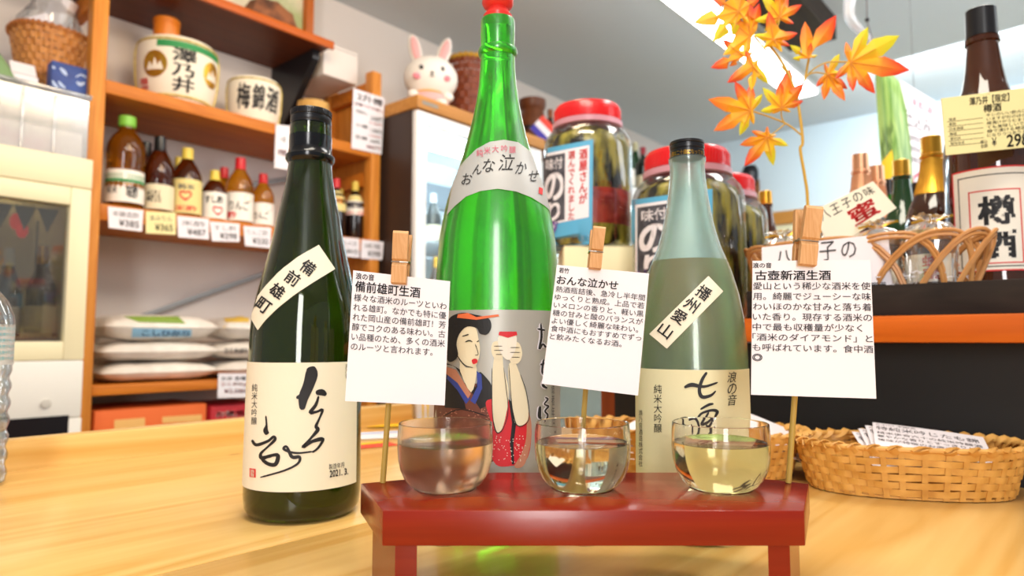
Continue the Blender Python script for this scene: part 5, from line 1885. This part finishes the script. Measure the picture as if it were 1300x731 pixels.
# rice bags
M_bag = mat('rice bag film', '#f0e8de', .35, coat=.3, noise_=(8, '#d9cfc4', .4, .65), bump=(22, .6, .01))
RB = []
for lab, pxc, z0, hw, yq, pr in (
    ('lowest rice bag of the stack beside the post', 190, 0, .185, None, None),
    ('middle plain rice bag of the stack beside the post', 190, 1, .188, None, None),
    ('top rice bag with a blue band and green print beside the post', 190, 2, .180, None, 'blue'),
    ('lowest rice bag of the stack beyond the blue-banded one', 318, 0, .185, None, None),
    ('middle rice bag with black print beyond the blue-banded stack', 318, 1, .190, None, 'black'),
    ('top rice bag with a yellow patch beyond the blue-banded stack', 320, 2, .180, None, 'yellow'),
):
    q = on_x(pxc, 440, -2.46)
    q.z = Z3 + .0005 + z0 * .0665
    hh = .092 if z0 == 2 else .066
    bm = bmesh.new()
    bmesh.ops.create_grid(bm, x_segments=22, y_segments=30, size=1)
    top = [v.co.copy() for v in bm.verts]
    fs = [[v.index for v in f.verts] for f in bm.faces]
    bm.free()
    vs = []
    for side in (1, -1):
        for p in top:
            e = max(0.0, (1 - abs(p.x) ** 4)) ** .55 * max(0.0, (1 - abs(p.y) ** 5)) ** .55
            wob = noise.noise(Vector((p.x * 2.2, p.y * 2.2, z0 * 3.1 + pxc + side))) * .22 + noise.noise(Vector((p.x * 6, p.y * 9, z0 + pxc))) * .13
            zz = (hh / 2 + side * hh / 2 * e * (.93 + (wob if e > .2 else wob * .2) * .6))
            pin = 1 - .10 * (1 - abs(p.y)) * abs(p.x) - .05 * (1 - abs(p.x)) * abs(p.y)
            vs.append(Vector((q.x + p.x * .135 * pin, q.y + p.y * hw * pin, q.z + max(.0, zz))))
    g = G().add(vs, fs + [tuple(i + len(top) for i in f[::-1]) for f in fs])
    t = thing('rice_bag', lab, 'rice bag', q, 0, 'rice bags stacked on the low shelf')
    part('bag_body', g, M_bag, t)
    sk = Skin(g)
    if pr == 'blue':
        part('blue_band', sheet(quad(sk, (168, 416), (243, 418), (243, 427), (167, 428)), 12, 4, .0006, .001), mat('pale blue band', '#8fbfdd', .5), t)
        part('green_print', sheet(quad(sk, (157, 402), (226, 402), (236, 411), (176, 409)), 12, 4, .0006, .001), mat('leaf green print', '#7f9a3a', .5), t)
        gg = G()
        txt(gg, quad(sk, (180, 418), (240, 419.5), (240, 426), (180, 426)), 'こしひかり', off=.0025, bold=.02)
        part('lettering', gg, mat('navy print', '#2f4f7f', .5), t)
    if pr == 'yellow':
        part('yellow_patch', sheet(quad(sk, (284, 402), (316, 402), (316, 409), (286, 409)), 8, 4, .0006, .001), mat('mustard print', '#d8b24a', .5), t)
    if pr == 'black':
        gg = G()
        txt(gg, quad(sk, (285, 442), (315, 442), (315, 448), (285, 448)), 'ひとめぼれ', off=.0025, bold=.02)
        part('lettering', gg, M_ink, t)
# boxes on the lowest shelf
for lab, pa, pb, yt, m, m2 in (('orange cardboard box on the lowest shelf', 120, 262, 522, mat('orange carton', '#e0682a', .6), mat('carton panel', '#e6b46a', .6)), ('red cardboard box on the lowest shelf beside the orange one', 268, 340, 516, mat('red carton', '#b8202c', .6), L_w)):
    qa, qb = on_x(pa, yt, SX - .03), on_x(pb, yt, SX - .03)
    t = thing('carton', lab, 'box', (SX - .15, (qa.y + qb.y) / 2, Z4))
    part('carton_body', G().box((SX - .29, qa.y, Z4 + .0005), (SX - .03, qb.y, qa.z), bev=.003), m, t)
    PB = Plane((SX - .0295, 0, 0), (1, 0, 0))
    if lab.startswith('orange'):
        for qd in (((145, 533), (184, 530), (184, 541), (145, 545)), ((206, 529), (256, 526), (256, 534), (206, 537))):
            part('printed_panel', sheet(quad(PB, *qd), 1, 1, .0006), m2, t, smooth=False)
    else:
        gg = G()
        txt(gg, quad(PB, (274, 522), (310, 520), (310, 528), (274, 530)), 'お徳用', off=.0006, bold=.02)
        part('lettering', gg, m2, t)

# ------------------------------------------------------------------ coolers
def shell(x0, x1, y0, y1, z0, z1, th, g=None):
    """cabinet open towards +x"""
    g = g or G()
    g.box((x0, y0, z0), (x0 + th, y1, z1))
    g.box((x0 + th, y0, z0), (x1, y0 + th, z1))
    g.box((x0 + th, y1 - th, z0), (x1, y1, z1))
    g.box((x0 + th, y0 + th, z0), (x1, y1 - th, z0 + th))
    g.box((x0 + th, y0 + th, z1 - th), (x1, y1 - th, z1))
    return g


def ring(x0, x1, y0, y1, z0, z1, wd, g=None):
    g = g or G()
    g.box((x0, y0, z0), (x1, y0 + wd, z1), bev=.003)
    g.box((x0, y1 - wd, z0), (x1, y1, z1), bev=.003)
    g.box((x0, y0 + wd, z0), (x1, y1 - wd, z0 + wd), bev=.003)
    g.box((x0, y0 + wd, z1 - wd), (x1, y1 - wd, z1), bev=.003)
    return g


# cream cooler
CX = -2.20
t = thing('cooler', 'cream drinks cooler with a dim glass door at the frame\'s far left edge', 'cooler', (-2.42, .36, 0))
part('cabinet', shell(-2.665, CX - .045, .02, .682, .84, 1.575, .03), M_cream, t)
part('lower_panel', G().box((-2.665, .02, 0), (CX, .682, .838), bev=.004), mat('pale cooler panel', '#e6e2da', .45), t)
dr = part('door_frame', ring(CX - .044, CX, .022, .68, 1.00, 1.49, .052), M_cream, t)
part('header', G().box((CX - .044, .022, 1.4905), (CX + .004, .68, 1.577), bev=.004), M_cream, t)
part('lower_rail', G().box((CX - .044, .022, .8395), (CX, .68, .999), bev=.004), mat('pale cooler panel', '#e6e2da', .45), t)
part('door_glass', G().box((CX - .030, .0745, 1.0525), (CX - .024, .6275, 1.4375)), film('dim cooler glass', (.62, .62, .58), .10, .03, .03), t)
part('wire_shelf', G().box((-2.634, .0505, 1.055), (CX - .05, .6515, 1.062)), mat('shelf wire', '#9b968a', .4, .5), t)
q = on_x(57, 543, CX + .001)
part('vent', G().box((CX, q.y - .09, q.z - .035), (CX + .004, q.y + .055, q.z + .03)), M_black, t)
part('switch', G().lathe([(0, 0), (.012, 0), (.012, .006), (0, .008)], (0, 0, 0), 16).xform(Matrix.Translation((CX + .0002, on_x(58, 512, CX).y, on_x(58, 512, CX).z)) @ Matrix.Rotation(R(90), 4, 'Y')), mat('grey knob', '#c9c4bb', .4), t)
part('side_track', G().box((-2.60, .648, 1.10), (-2.585, .6515, 1.44)), mat('shelf wire', '#9b968a', .4, .5), t)
cs = 1.0624
for lab, px, xq, H, r, lm in (('gold-capped dark bottle inside the dim cream cooler', 51, -2.36, .27, .038, L_b), ('clear-capped bottle beside the gold-capped one inside the cream cooler', 8, -2.40, .26, .036, L_w)):
    q = on_x(px, 400, xq)
    q.z = cs
    bottle('sake_bottle', lab, q, H, r, SAKE, M_darkglass, M_gold if 'gold-capped dark' in lab else M_white, .80, ((.05, .34, lm, 80),), ())
q = on_x(44, 425, -2.30)
t = thing('price_sign', 'yellow price card before the gold-capped bottle in the cream cooler', 'sign', (q.x, q.y, cs))
PC = Plane((-2.30, 0, 0), (1, 0, 0))
f = quad(PC, (25, 415), (66, 416), (66, 436), (24, 437))
part('sign_board', sheet(f, 1, 1, .0012), M_paper_y, t, smooth=False)
g = G()
txt(g, f, '¥1,340', .12, .5, .8, .85, off=.002)
txt(g, f, '特別純米', .12, .12, .6, .35, off=.002)
part('lettering', g, M_ink_g, t)
part('foot', G().box((q.x - .012, f(.5, 1).y - .05, cs), (q.x, f(.5, 1).y + .05, max(cs + .003, f(.5, 1).z))), M_paper_y, t)
for k, (px, py) in enumerate(((20, 281), (28, 292))):
    q = on_x(px, py, -2.40)
    t = thing('red_lantern', ('upper small red lantern inside the cream cooler', 'lower small red lantern inside the cream cooler')[k], 'lantern', q)
    part('lantern_body', G().lathe([(0, -.024), (.008, -.022), (.015, -.008), (.015, .008), (.008, .022), (0, .024)], q, 16), mat('red lantern', '#e0301f', .5, emit=.8), t)
    part('thread', G().tube([q + Vector((0, 0, .024)), Vector((q.x, q.y, 1.544))], .0008, 5), M_ink_g, t)
part('light_tube', G().box((-2.62, .08, 1.515), (-2.58, .62, 1.535), bev=.004), mat('warm interior fill', (1, .86, .6), .5, emit=2.5), bpy.data.objects['cooler'])  # added glow to brighten the cream cooler's dark inside
# paper garland of points inside its top
g = G()
yy = .07
PG = -2.30
while yy < .60:
    g.add([(PG, yy, 1.435), (PG, yy + .055, 1.435), (PG, yy + .0275, 1.365), (PG - .001, yy, 1.435), (PG - .001, yy + .055, 1.435), (PG - .001, yy + .0275, 1.365)], [(0, 1, 2), (5, 4, 3), (0, 3, 4, 1), (1, 4, 5, 2), (2, 5, 3, 0)])
    yy += .056
solo('garland', g, mat('grey garland', '#8d8a82', .6), 'grey garland of paper points inside the cream cooler\'s top', 'garland', smooth=False)['kind'] = 'thing'

# things standing on the cream cooler
TZ1 = 1.5775
qa, qb = on_x(-8, 150, -2.24), on_x(113, 190, -2.24)
t = thing('storage_box', 'long clear plastic storage box of white paper on the cream cooler', 'box', (-2.42, (qa.y + qb.y) / 2, TZ1))
M_box = film('clear storage plastic', (.92, .92, .92), .10, .15, .22)
ya, yb = qa.y, qb.y - .005
part('box_wall', shell(-2.60, -2.244, ya, yb, TZ1, TZ1 + .185, .003).box((-2.2435, ya, TZ1), (-2.240, yb, TZ1 + .185)), M_box, t, smooth=False)
part('lid', G().box((-2.605, ya - .006, TZ1 + .1855), (-2.232, yb + .006, TZ1 + .200), bev=.003), M_box, t)
for k in range(2):
    yk = ya + (yb - ya) * (.28, .62)[k]
    part('moulded_rib', G().box((-2.2398, yk - .004, TZ1 + .004), (-2.236, yk + .004, TZ1 + .180), bev=.001), M_box, t)
part('paper_filling', G().box((-2.59, ya + .008, TZ1 + .004), (-2.252, yb - .008, TZ1 + .085), bev=.006), mat('white filling', '#f0e9e6', .7, noise_=(9, '#e8c9cf', .55, .75)), t)
BT = TZ1 + .2004
qa, qb = on_x(57, 137, -2.33), on_x(121, 140, -2.33)
t = thing('blue_box', 'dark blue box with pale marks on the clear storage box', 'box', (-2.40, (qa.y + qb.y) / 2, BT))
ht = on_x(90, 82, -2.33).z - BT
part('box_body', G().box((-2.378, qa.y + .012, BT), (-2.33, qb.y - .012, BT + ht), bev=.003), mat('blue carton', '#32509a', .55, noise_=(9, '#24397a', .4, .6)), t)
PB = Plane((-2.3296, 0, 0), (1, 0, 0))
g = G()
for st in ([(66, 102, 2), (70, 108, 4), (75, 114, 3)], [(74, 103, 2), (78, 108, 4), (83, 112, 2)], [(76, 86, 2), (81, 91, 5), (85, 96, 2)], [(97, 104, 2), (102, 107, 5), (108, 105, 2)], [(96, 98, 1.5), (103, 95, 2), (110, 99, 1.5)], [(101, 126, 2), (107, 131, 4), (113, 133, 3)], [(66, 84, 2), (70, 87, 3)]):
    brush(g, lambda a, b, o=0: PB.pt(a, b, o), st, .0006)
part('pale_print', g, mat('pale blue mark', '#aebfe0', .6), t, smooth=False)
q = Vector((-2.47, .652, 0))
woven('bowl_basket', 'round brown woven basket behind the dark blue box', (q.x - .02, q.y - .02, BT), 0, .103, .103, at(75, 48, fwd(q)).z - BT, .38, 11, 44, mat('brown wicker', '#cf8c44', .5, noise_=(40, '#a8662a', .3, .7)), mat('brown wicker rim', '#b8743a', .5), .002, .007, wrap=40)
bq = Vector((q.x - .02, q.y - .02, BT))
hb_ = at(75, 48, fwd(q)).z - BT
g = G()
rows_ = []
for i, (r_, z_) in enumerate(((.055, .012), (.080, hb_ * .6), (.095, hb_), (.085, hb_ + .05), (.055, hb_ + .10), (.05, hb_ + .13))):
    rows_.append([bq + Vector(((r_ + .02 * noise.noise(Vector((math.cos(a) * 2, math.sin(a) * 2, i * .8)))) * math.cos(a), (r_ + .02 * noise.noise(Vector((math.cos(a) * 2, math.sin(a) * 2, i * .8 + 9)))) * math.sin(a), z_)) for a in [2 * math.pi * k / 30 for k in range(30)]])
g.add([p for r_ in rows_ for p in r_], [(i * 30 + j, i * 30 + (j + 1) % 30, (i + 1) * 30 + (j + 1) % 30, (i + 1) * 30 + j) for i in range(5) for j in range(30)] + [tuple(range(30))[::-1]])
t = thing('plastic_bag', 'crumpled clear plastic bag of white packets in the brown basket', 'bag', bq + Vector((0, 0, .01)))
part('bag_film', g, film('bag film', (1, 1, 1), .16, .08, .25), t, smooth=False)
f1 = Matrix.Translation(bq + Vector((.02, .01, hb_ + .055))) @ Matrix.Rotation(TH, 4, 'Z') @ Matrix.Rotation(R(25), 4, 'Y')
part('packet', G().box((-.035, -.02, -.09), (.030, .02, .075), f1, .006), M_paper, t)
f1 = Matrix.Translation(bq + Vector((.05, -.055, hb_ + .012))) @ Matrix.Rotation(TH, 4, 'Z') @ Matrix.Rotation(R(75), 4, 'Y')
part('packet', G().box((-.012, -.02, -.05), (.014, .02, .05), f1, .004), M_paper, t)
qa, qb = on_x(10, 118, -2.36), on_x(48, 120, -2.36)
t = thing('white_carton', 'small white carton between the green cloth and blue box', 'box', (-2.40, (qa.y + qb.y) / 2, BT))
part('carton_body', G().box((-2.41, qa.y, BT), (-2.36, qb.y, BT + .055), bev=.003), M_paper, t)
part('flap', G().box((-.001, 0, 0), (.001, qb.y - qa.y - .01, .05), Matrix.Translation((-2.36, qa.y + .005, BT + .0555)) @ Matrix.Rotation(R(-35), 4, 'Y')), M_paper, t)
q = on_x(2, 100, -2.38)
g = G()
n_ = 14
for j in range(n_):
    for i in range(n_):
        x, y = i / (n_ - 1) - .5, j / (n_ - 1) - .5
        g.v.append(Vector((q.x + x * .16, q.y + y * .12 - .03, BT + .010 + .105 * max(0, 1 - (2 * x) ** 2) * max(0, 1 - (2 * y) ** 2) + .012 * noise.noise(Vector((x * 8, y * 8, 3))) * (1 - abs(2 * x)))))
g.f = [(j * n_ + i, j * n_ + i + 1, (j + 1) * n_ + i + 1, (j + 1) * n_ + i) for j in range(n_ - 1) for i in range(n_ - 1)]
g.add([p - Vector((0, 0, .009)) for p in g.v], [tuple(k for k in f_[::-1]) for f_ in g.f])
solo('green_cloth', g, mat('green cloth', '#7d9a6a', .8), 'folded green cloth at the edge of the clear storage box', 'cloth')

# dark-sided cooler with a lit glass door
KX, K0, K1 = -2.10, 1.825, 2.66
t = thing('cooler', 'tall lit drinks cooler with a dark side and a wooden top board', 'cooler', (-2.38, 2.2, 0))
M_kside = mat('shaded cooler side', '#3b2a22', .45)  # shadow on the cooler's side put into its dark brown
M_kin = mat('cooler lining', '#e3ecf1', .4)
part('side_panel', G().box((-2.66, K0, .05), (KX - .03, K0 + .02, 2.01)), M_kside, t)
part('cabinet', shell(-2.66, KX - .03, K0 + .021, K1, .05, 2.01, .025), M_kin, t)
part('top_board', G().box((-2.665, K0 - .006, 2.012), (KX + .012, K1 + .01, 2.066), bev=.003), wood('cooler top timber', '#c68c48', '#b0763a', 'y', 1, .5), t)
part('name_plate', G().box((KX + .0122, K0 + .02, 2.030), (KX + .0132, K0 + .11, 2.045)), mat('grey plate', '#8f8a80', .4, .5), t)
part('door_frame', ring(KX - .029, KX, K0 + .004, K1 - .002, .10, 2.005, .055), M_white, t)
part('door_glass', G().box((KX - .018, K0 + .0595, .156), (KX - .013, K1 - .0575, 1.949)), M_pane, t)
part('dark_border', ring(KX - .012, KX - .0105, K0 + .060, K1 - .058, .157, 1.948, .004), M_black, t)
part('light_tube', G().box((KX - .10, K0 + .06, 1.885), (KX - .06, K1 - .06, 1.915), bev=.006), mat('cooler lamp', (.85, .95, 1), .5, emit=26.0), t)
part('light_tube', G().box((KX - .075, K0 + .047, .30), (KX - .05, K0 + .055, 1.86)), mat('cooler lamp strip', (.85, .95, 1), .5, emit=20.0), t)
part('header_blind', G().box((-2.60, K0 + .047, 1.74), (-2.58, K1 - .03, 1.86)), mat('grey baffle', '#6f7880', .5), t)
zs = (.45, .80, 1.15, 1.48)
for z in zs:
    part('wire_shelf', G().box((-2.62, K0 + .047, z), (KX - .09, K1 - .026, z + .008)), mat('cooler shelf', '#dfe6ea', .4), t)
k_ = 0
CB = ['gold-capped white-labelled', 'dark', 'clear pale', 'brown', 'green']
for z in zs[1:]:
    for j in range(5):
        lab = 'bottle in the lit cooler, %s on the %s wire shelf' % (('nearest the door post', 'second from the door post', 'in the middle', 'second from the far side', 'at the far side')[j], {.80: 'lowest visible', 1.15: 'middle', 1.48: 'top'}[z])
        gm = (M_darkglass, M_greenglass, mat('pale bottle glass', '#cfdcdc', .15, trans=.5), M_amber, M_darkglass)[(j + k_) % 5]
        bottle('sake_bottle', lab, (-2.30 + .02 * ((j * 3 + k_) % 3), K0 + .13 + .135 * j, z + .0085), .27 - (.04 if (j + k_) % 3 else 0), .037, SAKE, gm, (M_gold, M_black, M_white)[(j + k_) % 3], .82, ((.06, .36, (L_w, L_b)[(j + k_) % 2], 80),), (), 'bottles inside the lit cooler', n=18)
    k_ += 2

# rabbit figure and basket on its top
KT = 2.0664
q, H, r = stand(545, 118, 47, 50, x=-2.24, z=KT)
rb = thing('rabbit_figure', 'white toy rabbit with pink ears and pink clothes on the cooler', 'figurine', q, TH)
S = H / .228
M_rw, M_rp = mat('white plush', '#efe6dc', .8, sub=.05), mat('pink plush', '#e8a9a6', .8)
ML = W[rb] @ Matrix.Translation((0, 0, .003)) @ Matrix.Scale(S, 4) @ Matrix.Rotation(R(14), 4, 'Z')


def ell(c, rx, ry, rz, n=24, tilt=0.0):
    g = G().lathe([(math.sin(a) if 0 < k < 12 else 0, -math.cos(a)) for k, a in enumerate([math.pi * k / 12 for k in range(13)])], (0, 0, 0), n)
    m = ML @ Matrix.Translation(Vector(c)) @ Matrix.Rotation(tilt, 4, 'Y') @ Matrix.Diagonal((rx, ry, rz, 1))
    return g.xform(m)


part('body', ell((0, 0, .032), .058, .050, .034), M_rp, rb, label='pink clothed body')
part('head', ell((.004, 0, .100), .078, .066, .066), M_rw, rb)
for s_, tl in ((-1, -.22), (1, .30)):
    e_ = part('ear', ell((s_ * .042 + .0, .0, .182), .019, .012, .048, 16, tl), M_rw, rb)
    part('inner_ear', ell((s_ * .042, -.009, .182), .012, .006, .038, 14, tl), M_rp, e_)
    part('eye', ell((s_ * .030, -.060, .110), .006, .004, .007, 12), M_ink, rb)
    part('cheek', ell((s_ * .042, -.054, .086), .012, .006, .009, 12), mat('pink blush', '#e88b95', .8), rb)
    part('paw', ell((s_ * .050, -.030, .040), .016, .016, .014, 12), M_rw, rb)
    part('foot', ell((s_ * .028, -.045, .013), .020, .024, .013, 12), M_rw, rb)
part('nose', ell((0, -.066, .094), .005, .004, .004, 10), M_ink, rb)
part('mouth', ell((0, -.065, .085), .008, .003, .0015, 10), M_ink, rb)
part('collar', ell((0, -.004, .052), .048, .044, .010), mat('orange collar', '#e8b56a', .7), rb)
q, H, r = stand(596, 140, 82, 60, x=-2.30, z=KT)
woven('bowl_basket', 'deep red-brown basket with a yellow bound rim beside the toy rabbit', q, 0, r * 1.05, r * 1.05, H, .18, 10, 30, mat('red brown wicker', '#8a3f1c', .5, noise_=(40, '#6b2c12', .3, .7)), mat('yellow binding', '#d3a536', .5), .0022, .009, wrap=26)

# white cooler along the wall with bottles on top
NX, N0, N1, NZ = -2.10, 2.70, 4.55, 1.965
t = thing('cooler', 'long white glass-door cooler behind the red-lidded jars', 'cooler', (-2.38, 3.6, 0))
part('cabinet', shell(-2.66, NX - .03, N0, N1, .05, NZ, .025), M_kin, t)
part('top_rim', G().box((NX - .029, N0, NZ - .05), (NX + .012, N1, NZ + .004), bev=.004), M_white, t)
part('plinth', G().box((NX - .029, N0, 0), (NX, N1, .12), bev=.004), M_white, t)
for k in range(3):
    ya, yb = N0 + k * (N1 - N0) / 3, N0 + (k + 1) * (N1 - N0) / 3
    d_ = part('door', ring(NX - .028, NX, ya + .002, yb - .002, .125, NZ - .055, .045), M_white, t)
    part('pane', G().box((NX - .018, ya + .048, .172), (NX - .013, yb - .048, NZ - .102)), M_pane, d_)
    part('handle', G().box((NX + .0005, yb - .035, .9), (NX + .02, yb - .02, 1.25), bev=.003), M_white, d_)
part('light_tube', G().box((NX - .09, N0 + .05, NZ - .12), (NX - .05, N1 - .05, NZ - .09), bev=.006), mat('cooler lamp', (.85, .95, 1), .5, emit=26.0), t)
for z in (.55, .95, 1.35):
    part('wire_shelf', G().box((-2.62, N0 + .03, z), (NX - .10, N1 - .03, z + .008)), mat('cooler shelf', '#dfe6ea', .4), t)
NT = NZ + .0004
struct_top = None
for lab, px, yt, wpx, gm, cm, xq in (
    ('wine bottle with a brown capsule behind the largest jar\'s lid', 699, 139, 15, M_darkglass, mat('brown capsule', '#8a4a22', .4), -2.22),
    ('wine bottle with an olive capsule beside the red, white and blue flag', 690, 150, 15, M_greenglass, mat('olive capsule', '#6d7a2c', .4), -2.30),
    ('wine bottle with an olive cap nearest the jar in the row on the white cooler', 790, 172, 15, M_greenglass, mat('olive capsule', '#6d7a2c', .4), -2.28),
    ('wine bottle with a gold cap, second in the row on the white cooler', 797, 177, 15, M_greenglass, M_gold, -2.20),
    ('wine bottle with a pale cap, third in the row on the white cooler', 807, 181, 15, M_greenglass, mat('pale capsule', '#c9c39a', .4), -2.31),
    ('wine bottle with a red capsule in the row on the white cooler', 817, 187, 15, M_darkglass, mat('wine red capsule', '#9c1f2e', .4), -2.20),
    ('dark wine bottle with a white capsule past the red-capped one', 827, 193, 15, M_darkglass, mat('white capsule', '#d9d6cf', .4), -2.29),
    ('green wine bottle at the far end, beside the black screw cap', 835, 196, 15, M_greenglass, mat('olive capsule', '#6d7a2c', .4), -2.20),
):
    q, H, r = stand(px, 236, yt, wpx * 1.25, x=xq, z=NT)
    bottle('wine_bottle', lab, q, H, r, WINE, gm, cm, .85, ((.12, .42, (L_y, L_b, L_w)[int(px) % 3], 85),), (), 'wine bottles on top of the white cooler', n=20)
struct('wall_ledge', G().box((-2.66, N0, NZ - .001), (NX - .03, N1, NZ)), M_white)
# wooden pot with a flag
q, H, r = stand(676, 214, 128, 44, x=-2.24, z=NT)
t = thing('wooden_pot', 'dark brown turned wooden pot on the white cooler behind the green bottle', 'pot', q)
part('pot_body', G().lathe([(0, 0), (r * .7, 0), (r * .95, H * .12), (r, H * .35), (r * .93, H * .60), (r * .70, H * .78), (r * .66, H * .84), (r * .80, H * .90), (r * .80, H), (r * .6, H), (r * .55, H * .85), (0, H * .84)], q, 32), wood('pot wood', '#6b3a1c', '#542a12', 'z', 2, .4), t)
part('band', G().lathe([(r * .96, H * .50), (r * .985, H * .50), (r * .965, H * .56), (r * .94, H * .56)], q, 32, True), M_black, t)
df = fwd(q) - .16
t = thing('flag', 'small red, white and blue striped flag leaning before the wooden pot', 'flag', at(664, 205, df), TH)
f = quad(facing(686, 162, df), (673, 163), (689, 146), (706, 163), (690, 181))
for k, (a, b, m) in enumerate(((0, .34, mat('flag blue', '#3a2fa0', .6)), (.34, .67, M_paper), (.67, 1, mat('flag red', '#e0402f', .6)))):
    part('stripe', sheet(sub(f, 0, a, 1, b) if False else (lambda x, y, o=0, a=a, b=b: f(a + (b - a) * y, x, o)), 2, 2, .0008), m, t, smooth=False)
pb = at(668, 210, df)
part('flag_pole', G().tube([at(690, 181, df + .004), at(673, 163, df + .004), at(672, 162, df + .004)], .0015, 6), M_bamboo, t)
part('flag_stick', G().tube([at(681, 172, df + .003), Vector((q.x + .07, q.y - .01, NT + .001))], .0015, 6), M_bamboo, t)
